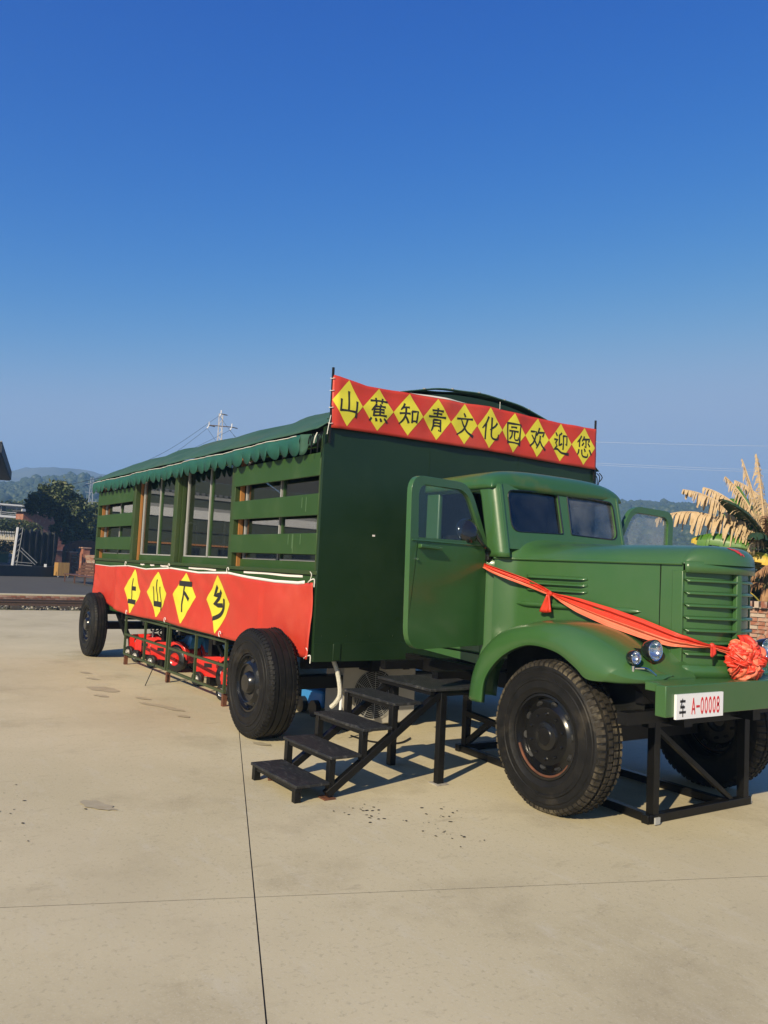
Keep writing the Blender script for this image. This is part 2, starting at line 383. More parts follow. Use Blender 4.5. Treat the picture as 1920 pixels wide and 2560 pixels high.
for k, (x, y, rx, ry) in enumerate(((-10.4,2.85,.26,.14),(-11.3,2.95,.13,.05),(-11.9,3.0,.12,.05),(-9.2,3.05,.16,.05),(-9.0,3.15,.2,.06),(-8.8,3.2,.15,.05),(-9.6,3.1,.12,.05),(-8.4,3.15,.1,.05),(-5.6,1.55,.17,.07),(-6.9,3.35,.12,.05),(-9.9,2.7,.12,.05))):
    MB().add(blob(x, y, rx, ry, .4, .004+.0002*k, seed=k), [tuple(range(18))]).build('stain', 'stain', yard)
sp = MB(); rnd = random.Random(3)
for k in range(95):
    cx, cy, sx = rnd.choice(((-5.6,.95,.7),(-4.6,3.55,.35),(-4.2,3.3,.3),(-6.2,1.1,.9),(-4.8,3.1,.3)))
    x, y = cx+rnd.gauss(0,.45)*sx, cy+rnd.gauss(0,.3)*sx; s_ = .003+.008*rnd.random()**2
    sp.add(blob(x, y, s_*1.6, s_, rnd.random()*3, .004, n=6, seed=k), [tuple(range(6))])
o = sp.build('debris', 'speck', yard); tag(o, kind='stuff')

# ------------------------------------------------------------------ truck
YC = 5.17          # cab centre
T = thing('truck', 'green display truck with open cab doors and long windowed body under canvas roof', 'truck', (-9, 5.2, 0))
XF, XR, YN, YF = -6.66, -14.66, 3.72, 7.36      # body front, rear, near side, far side
# front panel with arched top
def roofz(y, c=(YN+YF)/2-.01): return 2.93+.60*(1-abs((y-c)/1.88)**2.2)
ys = [YN-.02+(YF-YN+.04)*k/40 for k in range(41)]
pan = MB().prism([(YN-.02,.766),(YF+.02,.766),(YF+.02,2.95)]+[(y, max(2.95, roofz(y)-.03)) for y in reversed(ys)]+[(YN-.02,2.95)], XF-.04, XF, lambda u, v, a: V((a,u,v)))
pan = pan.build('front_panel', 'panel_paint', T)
MB().box(XF, XF+.006, YN-.02, YF+.02, .766, .935).build('lower_strip', 'panel_paint', pan)
for k in range(14): MB().lathe([(0,0),(0,.007),(-.004,.005),(-.005,0)], 8, Matrix.Translation((XF+.001, YN+.06+.265*k, 1.0)) @ Matrix.Rotation(pi/2,4,'Z')).build('rivet', 'panel_paint', pan)
for yj in (4.93, 6.14): MB().box(XF, XF+.0025, yj-.004, yj+.004, .94, 2.94).build('sheet_joint', 'panel_paint', pan)
MB().box(XF+.0, XF+.002, 4.28, 4.31, 1.955, 1.972).build('paint_chip', 'white_hem', pan)
MB().box(XF+.006, XF+.016, 3.90, 3.98, .775, .93).build('hatch', 'panel_paint', pan, bevel=.003)
MB().prism([(YN,.77),(YF,.77),(YF,2.93)]+[(y, max(2.93, roofz(y)-.05)) for y in reversed(ys)]+[(YN,2.93)], XR, XR+.05, lambda u, v, a: V((a,u,v))).build('rear_panel', 'box_paint', T)
MB().box(XR+.05, XF-.04, YN+.06, YF-.06, .80, .86).build('floor', 'dark_inside', T)
def body_side(near):
    s = 1 if near else -1; y0 = YN if near else YF
    def Y(a): return y0+s*a
    def bx(x0, x1, a, b, z0, z1): q = sorted((Y(a), Y(b))); return MB().box(x0, x1, q[0], q[1], z0, z1)
    bx(XR, XF-.04, 0, .05, .772, 1.555).build('skirt', 'box_paint', T)
    sill = bx(XR-.005, XF-.02, -.025, .09, 1.56, 1.60).build('sill', 'post_paint', T, bevel=.004)
    bx(XR, XF-.04, .0, .09, 2.86, 2.95).build('header', 'dark_inside', T)
    for x, wd in ((-6.715,.06),(-8.755,.11),(-10.68,.15),(-12.55,.13),(-14.62,.07)):
        bx(x-wd/2, x+wd/2, -.012, .10, 1.60, 2.86).build('post', 'post_paint', T, bevel=.004)
    for k, (x0, x1) in enumerate(((-14.58,-12.62),(-12.48,-10.76),(-10.60,-8.815),(-8.70,-6.75))):
        ya = .085
        q = sorted((Y(ya), Y(ya+.05)))
        win = MB().box(x0, x1, q[0], q[1], 1.60, 1.685).build('window', 'box_paint', T)
        MB().box(x0, x1, q[0], q[1], 2.80, 2.86).build('rail', 'box_paint', win)
        xm = (x0+x1)/2+.02
        for x, m in ((x0+.085,'white_metal'),(xm-.035,'white_metal'),(xm+.03,'box_paint'),(x1-.02,'white_metal')):
            q = sorted((Y(ya+.004), Y(ya+.034))); MB().box(x-.011, x+.011, q[0], q[1], 1.685, 2.80).build('stile', m, win)
        for a, b in ((x0+.10, xm-.05), (xm+.045, x1-.035)):
            q = sorted((Y(ya+.02), Y(ya+.024))); MB().box(a, b, q[0], q[1], 1.69, 2.795).build('pane', 'window_glass', win)
            q = sorted((Y(ya-.006), Y(ya+.03))); MB().box(a, b, q[0], q[1], 1.685, 1.70).build('rail', 'white_metal', win)
        q = sorted((Y(.045 if k != 1 else .06), Y(ya+.01)))
        MB().box(x0+.006, x0+.030, q[0], q[1], 1.60, 2.855).build('jamb', 'wood_jamb' if k != 2 else 'post_paint', win)
        if k in (0, 3):
            for z0, z1 in ((1.75,1.952),(2.122,2.327),(2.497,2.715)):
                bx(x0-.03, x1+.03, -.018, .014, z0, z1).build('slat', 'box_paint', T, bevel=.004)
    return sill
body_side(True)
MB().box(XR+.05, XF-.04, YF-.05, YF, .772, 2.95).build('far_panel', 'box_paint', T)  # closed without windows to keep the body interior dark
MB().box(XR+.06, XF-.05, YF-.07, YF-.055, .87, 2.94).build('far_dark_sheet', 'dark_inside', T)  # near-black sheet added so the side windows look into shade
for x0, x1, dz in ((-8.35,-6.98,-.02),(-10.05,-9.15,-.012),(-11.15,-10.85,0),(-11.6,-11.42,0),(-12.05,-11.87,0)):
    MB().grid(lambda u, v: V((x0+(x1-x0)*u, YN-.004, 1.532+.021*v+.003*sin(u*9+x0)+dz*u*.2)), 12, 1).build('tape_strip', 'white_hem', T, solid=.003)
for x0, n_, zt in ((-7.05,2,2.30),(-7.3,4,1.945)):
    for k in range(n_):
        x = x0+.085*k*(.6+.4*(k%2)); MB().box(x, x+.0035, YN-.0205, YN-.0185, zt-.10-.04*(k%3), zt).build('paint_drip', 'plate_edge', T)
# roof canvas with arch, folds, valance
def roof_fn(u, v):
    x = XR-.06+(XF-.02-XR+.06)*u; y = YN-.09+(YF-YN+.18)*v; c = (YN+YF)/2
    e = abs((y-c)/1.92); z = 2.92+.63*(1-e**2.2)
    rib = .5-.5*cos(2*pi*u*7); e2_ = (1-e)*e*4
    z -= .035*rib*min(1,(1-e)*3+.15)
    z += e2_*.010*sin(34*u+4*y)+.012*sin(60*u+9*y)*e2_**2*noise.noise(V((x*.7,y,2)))+.030*e2_*noise.noise(V((x*1.6,y*2.2,0)))+.012*noise.noise(V((x*4+y*3,y*2,5)))*e2_
    return V((x, y, z))
roof = MB().grid(roof_fn, 150, 40).build('roof', 'canvas', T, smooth=True, solid=.006, ang=80)
def edge_fn(u, v):
    y = YN+.02+(YF-YN-.04)*u; c = (YN+YF)/2; return V((XF-.05+.060*v, y, 2.955+.60*(1-abs((y-c)/1.92)**2.2)+.004*sin(40*u)))
MB().grid(edge_fn, 40, 2).build('front_edge', 'canvas', roof, smooth=True, solid=.012)
for k in range(9):
    y = 4.1+.36*k; MB().lathe([(-.006,.0),(-.006,.016),(.004,.018),(.004,0)], 10, Matrix.Translation((XF+.000, y, edge_fn((y-YN-.02)/(YF-YN-.04),.8).z+.008)) @ Matrix.Rotation(pi/2,4,'X')).build('eyelet', 'white_metal', roof)
def valance(near):
    s = -1 if near else 1; yb = (YN if near else YF)
    x0, x1 = XR-.10, -7.02; n = 34; m = 16; vs = []; fs = []
    rnd = random.Random(5); wv = [rnd.random() for _ in range(n+1)]
    for i in range(n*m+1):
        t = i/m; k = min(int(t), n-1); ph = t-k; x = x0+(x1-x0)*i/(n*m)
        yy = yb+s*(.085+.010*sin(t*1.9)+.006*sin(t*5.1+1)); zt = 2.905+.006*sin(x*3)
        dep = .095+.105*abs(sin(pi*min(1,ph)))**.62*(.93+.14*wv[k]); 
        vs += [V((x, yy, zt)), V((x+.006*sin(t*4), yy+s*.012, zt-.06)), V((x+.035*(dep-.1)/.1, yy+s*(.012+.010*sin(t*3.3)), zt-dep))]
    for i in range(n*m):
        fs += [(3*i,3*i+1,3*i+4,3*i+3),(3*i+1,3*i+2,3*i+5,3*i+4)]
    va = MB().add(vs, fs).build('valance', 'valance_cloth', roof, smooth=True, solid=.004, ang=80)
    MB().tube([v+V((0,s*.006,-.006)) for v in vs[::3*7]], .004, 5).build('stitching', 'rope', va)
    # gathered corner
    g = MB().grid(lambda u, v: V((x1+.36*u, yb+s*(.09-.08*u)+.02*sin(9*u)*v, 2.905-.02*u-(.15*(1-u)**1.5+.05+.02*sin(14*u))*v)), 16, 4)
    g.build('gathered_corner', 'canvas', va, smooth=True, solid=.005)
    for k in range(7):
        a = V((x1+.14+.04*k, yb+s*.05, 2.90)); MB().tube(bez([a, a+V((.02,s*.03,-.05)), a+V((.03*sin(k*2),s*.025,-.10-.05*(k%3)))], 4), .006, 5).build('cord', 'rope' if k == 3 else 'black_steel', va)
valance(True); valance(False)
# banner poles
for y in (3.74, 7.32):
    MB().tube([(XF+.02, y, 2.80), (XF+.02, y, 3.515)], .013, 8).build('banner_pole', 'black_steel', T)
# chassis under the body
for y in (4.55, 6.5): MB().box(-14.4, -6.9, y-.05, y+.05, .62, .768).build('chassis_beam', 'black_steel', T)
for x in (-14.2,-13.0,-11.9,-10.4,-9.2,-8.1,-7.0): MB().box(x-.04, x+.04, YN+.05, YF-.05, .66, .766).build('cross_member', 'black_steel', T)
for x in (-12.25,-10.35,-8.75):
    for y in (4.25, 6.8):
        MB().box(x-.06, x+.06, y-.06, y+.06, 0, .66).build('support_leg', 'black_steel', T)
        MB().beam((x, y, .66), (x+.5, y+.05, .22), .05).build('brace', 'black_steel', T)
MB().box(-14.0, -13.8, 3.68, 7.4, .44, .56).build('axle', 'black_steel', T)
MB().box(-7.3, -7.14, 3.6, 7.4, .44, .56).build('axle', 'black_steel', T)
MB().beam((-13.55,3.85,.78), (-13.2,3.95,.36), .07).build('brace', 'black_steel', T)
MB().box(-12.6,-10.9, 4.9, 5.1, .46, .60).build('cross_member', 'black_steel', T)

def wheel(x, y, r, face, dusty, width=.27, lugs=70, parent=T, rimk=1.0, steer=0, label=None):
    # face -1: outer face looks to -Y.  axial 0 = outer plane, positive inward
    M = Matrix.Translation((x, y, r)) @ Matrix.Rotation(steer, 4, 'Z')
    if face > 0: M = M @ Matrix.Rotation(pi, 4, 'Z')
    rr = r*.52*rimk
    W_ = width
    prof = [(.05,rr),(.012,rr+.012),(.006,rr+.035),(-.004,rr+.05),(.0,r*.70),(.002,r*.735),(-.004,r*.745),(-.004,r*.775),(.004,r*.785),(.002,r*.86),(.008,r*.872),(.006,r*.90),(.018,r*.945),(.030,r*.975),(.042,r*.988),
            (W_*.28,r*.994),(W_*.29,r*.978),(W_*.32,r*.978),(W_*.33,r*.998),(W_*.48,r),(W_*.485,r*.982),(W_*.515,r*.982),(W_*.52,r),(W_*.67,r*.998),(W_*.68,r*.978),(W_*.71,r*.978),(W_*.72,r*.994),
            (W_-.042,r*.988),(W_-.03,r*.975),(W_-.018,r*.945),(W_-.0,r*.85),(W_,r*.7),(W_-.01,rr+.03),(W_-.04,rr)]
    wo = MB().lathe(prof, 72, M).build('wheel', 'tyre', parent, smooth=True, ang=30)
    if label: wo['label'] = label
    lg = MB()
    for k in range(lugs):
        a = 2*pi*k/lugs; R = M @ Matrix.Rotation(a, 4, 'Y'); da = pi*r/lugs*.72; j = .004*sin(k*7.3)
        for (a0, a1) in ((.012,.055+j),(W_-.055+j,W_-.012)):
            e0, e1_ = (r*.945, r*1.0) if a0 < W_/2 else (r*1.0, r*.945)
            vs = [R @ V(p) for p in ((-da,a0,e0-.01),(da,a0,e0-.01),(da,a1,e1_-.012),(-da,a1,e1_-.012),(-da*.85,a0+.004,e0+.012),(da*.85,a0+.004,e0+.012),(da*.85,a1-.004,e1_+.004),(-da*.85,a1-.004,e1_+.004))]
            lg.add(vs, [(3,2,1,0),(4,5,6,7),(0,1,5,4),(1,2,6,5),(2,3,7,6),(3,0,4,7)])
        if dusty:
            for (a0, a1, sh) in ((W_*.34,W_*.47,.5),(W_*.53,W_*.66,0)):
                Rb = M @ Matrix.Rotation(a+sh*2*pi/lugs, 4, 'Y'); vs = [Rb @ V(p) for p in ((-da,a0,r*.985),(da,a0,r*.985),(da,a1,r*.985),(-da,a1,r*.985),(-da,a0,r+.006),(da,a0,r+.006),(da,a1,r+.006),(-da,a1,r+.006))]
                lg.add(vs, [(3,2,1,0),(4,5,6,7),(0,1,5,4),(1,2,6,5),(2,3,7,6),(3,0,4,7)])
    o = lg.build('tread_lugs', 'tyre_dusty' if dusty else 'tyre', wo); o['kind'] = 'stuff'
    # rim: steel disc, dished
    dp = [(.045,rr+.006),(.02,rr+.004),(.018,rr-.012),(.05,rr-.022),(.062,rr-.035),(.060,rr*.90),(.052,rr*.86),(.018,rr*.74),(.008,rr*.68),(.012,rr*.655),(.03,rr*.64),(.036,rr*.42),(.026,rr*.40),(-.004,rr*.34),(-.012,rr*.30),(-.014,0)]
    if dusty: dp = [(.045,rr+.006),(.016,rr+.006),(.014,rr-.010),(.055,rr-.025),(.072,rr*.88),(.072,rr*.82),(.052,rr*.72),(.040,rr*.68),(.040,rr*.64),(.046,rr*.36),(.030,rr*.33),(.024,rr*.22),(.018,rr*.20),(.017,0)]
    ri = MB().lathe(dp, 48, M).build('rim', 'rim_black', wo, smooth=True, ang=35)
    ho = 10 if dusty else 8
    for k in range(ho):
        R = M @ Matrix.Rotation(2*pi*(k+.3)/ho, 4, 'Y'); rad = rr*.815 if not dusty else rr*.77
        ax = .036 if not dusty else .062
        nrm = V((0,-.75,.66)) if not dusty else V((0,-.75,-.66))
        c = R @ V((0, ax-.003, rad)); u_ = (R.to_3x3() @ V((1,0,0))); n_ = (R.to_3x3() @ nrm).normalized(); w2 = n_.cross(u_)
        ring = [c+n_*.003+u_*cos(2*pi*q/10)*.026+w2*sin(2*pi*q/10)*.018 for q in range(10)]; inn = [p-n_*.02 for p in ring]
        MB().add(ring+inn, [tuple(range(10)), tuple(range(19,9,-1))]+[(q,(q+1)%10,10+(q+1)%10,10+q) for q in range(10)]).build('hand_hole_shade', 'ac_dark', wo)  # black plug on the solid disc, its colour painting the hole's shade
    if dusty:
        for k in range(10):
            R = M @ Matrix.Rotation(2*pi*k/10, 4, 'Y') @ Matrix.Translation((0, .042, rr*.54))
            MB().lathe([(.02,.012),(-.008,.011),(-.014,.007),(-.016,0)], 6, R).build('wheel_nut', 'rim_black', wo)
        MB().tube([M @ V((cos(a)*(rr-.016), .030, sin(a)*(rr-.016))) for a in [radians(200+q*5) for q in range(26)]], .011, 6).build('rust_band', 'rust', wo)
    return wo
wheel(-7.215, 3.30, .512, -1, False, .33)
wheel(-13.88, 3.45, .515, -1, False, .235)
wheel(-7.215, 7.75, .512, 1, False)
wheel(-13.9, 7.75, .512, 1, False)
wheel(-4.225, 4.215, .528, -1, True, .255, lugs=66, rimk=1.06, label='dusty front wheel with bolted dished rim')
wheel(-4.225, 2*YC-4.215+.15, .528, 1, True, .255, lugs=66, rimk=1.03)
MB().box(-4.27, -4.13, 4.5, 5.84, .46, .58).build('axle', 'black_steel', T)

# ---- cab
CX0, CX1 = -5.98, -4.98
def CY(y, near): return y if near else 2*YC-y
YS = 4.40         # cab side
# roof dome
def cab_roof(u, v):
    # u rear to front, v across
    th = (v-.5)*pi; hw_ = YC-YS+.012; sg = 1 if th > 0 else -1
    yy = hw_*abs(sin(th))**.58*sg; zz = abs(cos(th))**.58
    if u < .72: x = CX0+(-5.235-CX0)*u/.72; k = 1-.10*(1-u/.72)**2
    else: ps = (u-.72)/.28*pi/2; x = -5.235+.198*sin(ps); k = max(0,cos(ps))**.62
    return V((x-.03*abs(yy/hw_)**3*max(0,(u-.6)/.4), YC+yy, 2.352+.185*zz*k))
MB().grid(cab_roof, 40, 48).build('cab_roof', 'roof_paint', T, smooth=True, solid=.008, ang=80)
# windscreen frame (raked plane with two openings)
def wsx(z): return -4.985-.22*(z-2.0)
out_ = rrect(YS+.05, 2*YC-YS-.05, 1.86, 2.395, [.05,.05,.02,.02], 6)
hl = round_poly([(4.535,2.005),(5.12,2.018),(5.115,2.372),(4.535,2.345)], [.085,.015,.015,.06]); hl = [(p[0],p[1]) for p in hl]
hr = [(2*YC-p[0], p[1]) for p in reversed(hl)]
vs_, fs_ = holed(out_, [hl, hr], .045)
wf = MB().add([V((wsx(p.y)+p.z, p.x, p.y)) for p in vs_], fs_).build('windscreen_frame', 'cab_paint', T, smooth=True, bevel=.006)
for hole, m in ((hl,'windshield_glass'),(hr,'windshield_dusty')):
    cxm = sum(p[0] for p in hole)/len(hole); czm = sum(p[1] for p in hole)/len(hole)
    pl = [(cxm+(p[0]-cxm)*1.02, czm+(p[1]-czm)*1.02) for p in hole]
    MB().prism(pl, -.004, 0, lambda u, v, a: V((wsx(v)+a, u, v))).build('pane', m, wf)
    MB().tube([V((wsx(p[1])+.024, p[0], p[1])) for p in hole+hole[:1]], .006, 6).build('seal', 'black_gloss', wf)
    g = round_poly([(min(p[0] for p in hole)-.012, 1.99),(max(p[0] for p in hole)+.012, 2.0),(max(p[0] for p in hole)+.008,2.385),(min(p[0] for p in hole)-.012,2.36)], .05)
# A pillars: rounded corner from the windscreen frame to the side
for near in (True, False):
    def pil(u, v):
        z = 1.79+(2.39-1.79)*v; r0 = .085
        if u <= .6: a = u/.6*pi/2; x = wsx(z)+.0235-r0+r0*cos(a); y = YS+.085-r0*sin(a)
        else: x = wsx(z)+.0235-r0-(u-.6)/.4*(.095+.05*max(0,v-.8)**2*20); y = YS
        return V((x, CY(y, near), z))
    p_ = MB().grid(pil, 15, 14).build('pillar', 'cab_paint', T, smooth=True, solid=.006)
    MB().box(CX0, CX0+.185, *sorted((CY(YS+.012,near), CY(YS+.06,near))), 1.0, 2.40).build('rear_pillar', 'cab_paint', T, bevel=.015)
    MB().box(CX0+.05, -5.1, *sorted((CY(YS+.01,near), CY(YS+.06,near))), 2.33, 2.39).build('roof_rail', 'cab_paint', T, bevel=.01)
    MB().box(CX0, -5.16, *sorted((CY(YS+.02,near), CY(YS+.09,near))), 1.0, 1.10).build('door_sill', 'cab_paint', T, bevel=.01)
    # cowl side from hinge line to bonnet
    def cowl(u, v):
        z = .93+(1.80-.93)*v; x = -5.15+.15*u; y = YS+.125*u**1.6
        return V((x, CY(y, near), z))
    MB().grid(cowl, 8, 10).build('cowl', 'cab_paint', T, smooth=True, solid=.01)
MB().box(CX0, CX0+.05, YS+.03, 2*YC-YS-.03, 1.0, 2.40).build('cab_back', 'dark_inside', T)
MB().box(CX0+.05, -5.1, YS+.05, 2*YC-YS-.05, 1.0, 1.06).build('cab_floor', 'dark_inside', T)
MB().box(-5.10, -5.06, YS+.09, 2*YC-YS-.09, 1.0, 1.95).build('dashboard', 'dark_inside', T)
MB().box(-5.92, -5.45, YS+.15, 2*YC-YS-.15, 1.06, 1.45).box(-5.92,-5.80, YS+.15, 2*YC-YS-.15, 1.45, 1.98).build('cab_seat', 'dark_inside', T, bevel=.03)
st = MB().tube([V((-5.32+.08*cos(a)*.5, 5.55+.19*sin(a), 1.92+.16*cos(a))) for a in [2*pi*k/24 for k in range(25)]], .014, 6).tube([(-5.32,5.55,1.92),(-5.12,5.55,1.75)], .02, 6).build('steering_wheel', 'black_gloss', T)
# bonnet
HX0, HX1 = -5.02, -3.52
def hood_half(x):  # half width
    t = (x-HX0)/(HX1-HX0); return .645+(.385-.645)*t+.115*max(0,1-t/.075)**2
def hood(u, v):
    x = HX0+(HX1-HX0)*u; a = (v-.5)*2; hw = hood_half(x)+.012
    zc = 1.785; top = .145-.01*u
    y = YC+hw*(abs(a)**.82*(1 if a > 0 else -1))
    z = zc+top*(1-abs(a)**3.2)**.8+.004*noise.noise(V((x*2,y*2,3)))
    if u < .12: z += .07*(1-u/.12)**2*(1-abs(a)**6)
    return V((x, y, z))
def nose(u, v):
    # from bonnet front edge forward to nose tip and down
    x0 = HX1; a = (v-.5)*2; hw = hood_half(x0)+.012; s_ = abs(a)**.82*(1 if a > 0 else -1)
    fwd = .185*(1-abs(s_)**2.0)+.012
    y = YC+hw*s_*(1-.0*u)
    ang = u*pi/2
    z0 = 1.785+.135*(1-abs(a)**3.2)**.8
    x = x0+fwd*sin(ang)**.9; z = 1.785+(z0-1.785)*cos(ang)**.75 if u < 1 else 1.785
    return V((x, y, z))
hb = MB().grid(hood, 30, 40).build('bonnet', 'cab_paint', T, smooth=True, ang=60)
MB().grid(nose, 14, 40).build('nose', 'cab_paint', hb, smooth=True, ang=70)
for s in (-1, 1):
    def side(u, v):
        x = HX0+(HX1-HX0)*u; z = .98+(1.788-.98)*v; return V((x, YC+s*(hood_half(x)+.004*sin(pi*v)), z))
    sd = MB().grid(side, 20, 12).build('bonnet_side', 'cab_paint', T, smooth=True)
    MB().tube([V((HX0+(HX1-HX0)*k/20, YC+s*(hood_half(HX0+(HX1-HX0)*k/20)+.012), 1.782)) for k in range(21)], .010, 8).build('bead', 'cab_paint', sd, smooth=True)
    for x in (-3.68,): MB().box(x-.0025, x+.0025, *sorted((YC+s*(hood_half(x)-.001), YC+s*(hood_half(x)+.0065))), 1.12, 1.775).build('seam', 'dark_inside', sd)
    x=-4.99; MB().box(x-.003, x+.003, *sorted((YC+s*(hood_half(x)-.001), YC+s*(hood_half(x)+.0075))), 1.20, 1.775).build('seam', 'cab_paint', sd)
    for z in (1.625, 1.577, 1.528):
        def ven(u, v):
            x = -4.80+.55*u; d = .028*sin(pi*v*.5)*min(1, u*14, (1-u)*14); return V((x, YC+s*(hood_half(x)+.003+d), z+.012+.022*(1-v)))
        MB().grid(ven, 24, 5).build('louvre', 'cab_paint', sd, smooth=True, solid=.003)
    def spear(u, v):
        x = -4.90+1.09*u; e = min(1, (u*9)**.6, ((1-u)*14)**.6) if 0 < u < 1 else 0.02; a = v*pi; return V((x, YC+s*(hood_half(x)+.002+.034*sin(a)*e), 1.428+.008*u+.024*cos(a)*e))
    MB().grid(spear, 40, 8).build('spear_moulding', 'cab_paint', sd, smooth=True)
    # grille corner strip
    x0, x1 = HX1-.07, HX1+.004
    MB().prism([(x0, YC+s*(hood_half(x0)+.012)),(x1, YC+s*(hood_half(x1)+.010)),(x1, YC+s*(hood_half(x1)-.01)),(x0, YC+s*(hood_half(x0)-.01))], 1.10, 1.735, lambda u,v,a: V((u,v,a))).build('grille_pillar', 'cab_paint', T, bevel=.004)
# grille: convex nose with curved louvre blades
def nz(s_, k=0): return HX1+(.150-k)*(1-abs(s_)**1.9)+.010
GH = hood_half(HX1)
gl = MB().grid(lambda u, v: V((nz((u-.5)*2,.0)-.022, YC+GH*(u-.5)*2, 1.02+(1.74-1.02)*v)), 30, 1).build('grille', 'cab_paint', T, smooth=True)
MB().grid(lambda u, v: V((nz((u-.5)*2)+.016-.004*v, YC+(GH+.014)*(u-.5)*2, 1.725+.078*v)), 30, 2).build('grille_cap', 'cab_paint', gl, smooth=True, solid=.012)
for z in (1.675, 1.590, 1.506, 1.422, 1.339, 1.258, 1.182):
    for s in (-1, 1):
        def blade(u, v):
            q = (.04+.945*u)*s; return V((nz(q)-.022+.036*v, YC+GH*q, z+.010-.012*v))
        b_ = MB().grid(blade, 16, 1)
        n0 = len(b_.v); b_.grid(lambda u, v: blade(u, 1)+V((-.003*v,0,-.011*v)), 16, 1)
        b_.build('grille_blade', 'cab_paint', gl, smooth=True, solid=.003)
MB().prism([(nz(.04)-.02, YC-.032),(nz(.03)+.012, YC-.030),(nz(0)+.020, YC),(nz(.03)+.012, YC+.030),(nz(.04)-.02, YC+.032)], 1.10, 1.733, lambda u,v,a: V((u,v,a))).build('centre_trim', 'cab_paint', gl, bevel=.004)
MB().grid(lambda u, v: V((nz((u-.5)*2)+.018, YC+(GH+.03)*(u-.5)*2, 1.02+.085*v)), 20, 1).build('lower_apron', 'cab_paint', gl, smooth=True, solid=.02)
# red paint mark on nose
c0 = None
rm = MB(); 
for k, (u0, v0, su, sv) in enumerate(((.40,.47,.10,.016),(.52,.49,.12,.017),(.62,.50,.08,.010),(.70,.515,.06,.006),(.64,.495,.09,.005),(.46,.52,.05,.006))):
    def mk(u, v): p = nose(u0+su*(u-.5)*2, v0+sv*(v-.5)*2*(1-.5*abs(u-.5)*2)); return p+(p-V((-3.7,YC,1.7))).normalized()*.0035
    rm.grid(mk, 5, 5)
rm.build('red_mark', 'red_mark', hb)

# fenders
LIP = [(-4.915,.655,4.235),(-4.875,.84,4.225),(-4.735,1.00,4.22),(-4.56,1.105,4.22),(-4.365,1.155,4.22),(-4.12,1.13,4.22),(-3.945,1.05,4.22),(-3.845,.985,4.225),(-3.70,.985,4.24),(-3.58,.990,4.29),(-3.49,1.00,4.39),(-3.45,1.01,4.52)]
SHO = [(-5.10,.65,4.25),(-5.055,.86,4.25),(-4.95,1.04,4.25),(-4.76,1.19,4.25),(-4.45,1.285,4.255),(-4.15,1.30,4.26),(-3.92,1.255,4.28),(-3.74,1.185,4.30),(-3.62,1.115,4.33),(-3.54,1.06,4.37),(-3.475,1.03,4.43),(-3.445,1.022,4.54)]
INN = [(-5.11,.66,4.56),(-5.07,.875,4.56),(-4.96,1.06,4.58),(-4.77,1.215,4.60),(-4.46,1.315,4.64),(-4.15,1.325,4.70),(-3.92,1.275,4.73),(-3.74,1.20,4.75),(-3.62,1.13,4.73),(-3.54,1.07,4.66),(-3.475,1.035,4.60),(-3.445,1.025,4.58)]
for near in (True, False):
    L_, S_, I_ = [bez([V((a,c,b)) for a,b,c in q], 5) for q in (LIP, SHO, INN)]
    m_ = MB(); cols = []
    for l, s, i in zip(L_, S_, I_):
        ll = l+V((0,.03,-.004)); row = [ll, l]
        mid = (l+s)/2; mid.y = min(l.y, s.y)-.010; row += [l*.75+mid*.25+V((0,-.006,0)), mid, ]
        # rounded shoulder by quadratic
        ctl = V((s.x+(s.x-l.x)*.12, s.y-.012, s.z+.012))
        for t in (.25,.5,.75): row.append(mid*(1-t)**2+ctl*2*t*(1-t)+(s+V((0,.07,.02)))*t*t)
        e = s+V((0,.07,.02))
        for t in (0,.25,.5,.75,1): row.append(e.lerp(i, t)+V((0,0,.012*sin(pi*t))))
        cols.append(row)
    n = len(cols[0]); m_.add([p for r in cols for p in r], [(a*n+b,(a+1)*n+b,(a+1)*n+b+1,a*n+b+1) for a in range(len(cols)-1) for b in range(n-1)])
    pt = [r[-1]+V((0,-.015,.012)) for r in cols[18:48]]
    pm = MB().tube(pt, .006, 6)
    ap = MB().add([(-3.475,4.44,1.030),(-3.43,4.66,1.030),(-3.42,4.80,1.030),(-3.56,4.84,1.16),(-3.66,4.78,1.235),(-3.66,4.55,1.15),(-3.475,4.44,.985),(-3.43,4.66,.985),(-3.42,4.80,.985)], [(0,1,4,5),(1,2,3,4),(0,6,7,1),(1,7,8,2)])
    if not near: m_.mirror(YC); pm.mirror(YC); ap.mirror(YC)
    fe = m_.build('fender', 'cab_paint', T, smooth=True, solid=.008, ang=50)
    pm.build('piping', 'orange_piping', fe)
    ap.build('apron', 'cab_paint', T, solid=.008)
    # inner wheel well
    wl = MB().grid(lambda u, v: V((-4.95+1.35*u, 4.52+.0*v, .75+.45*v)), 2, 2)
    if not near: wl.mirror(YC)
    wl.build('wheel_well', 'dark_inside', T)
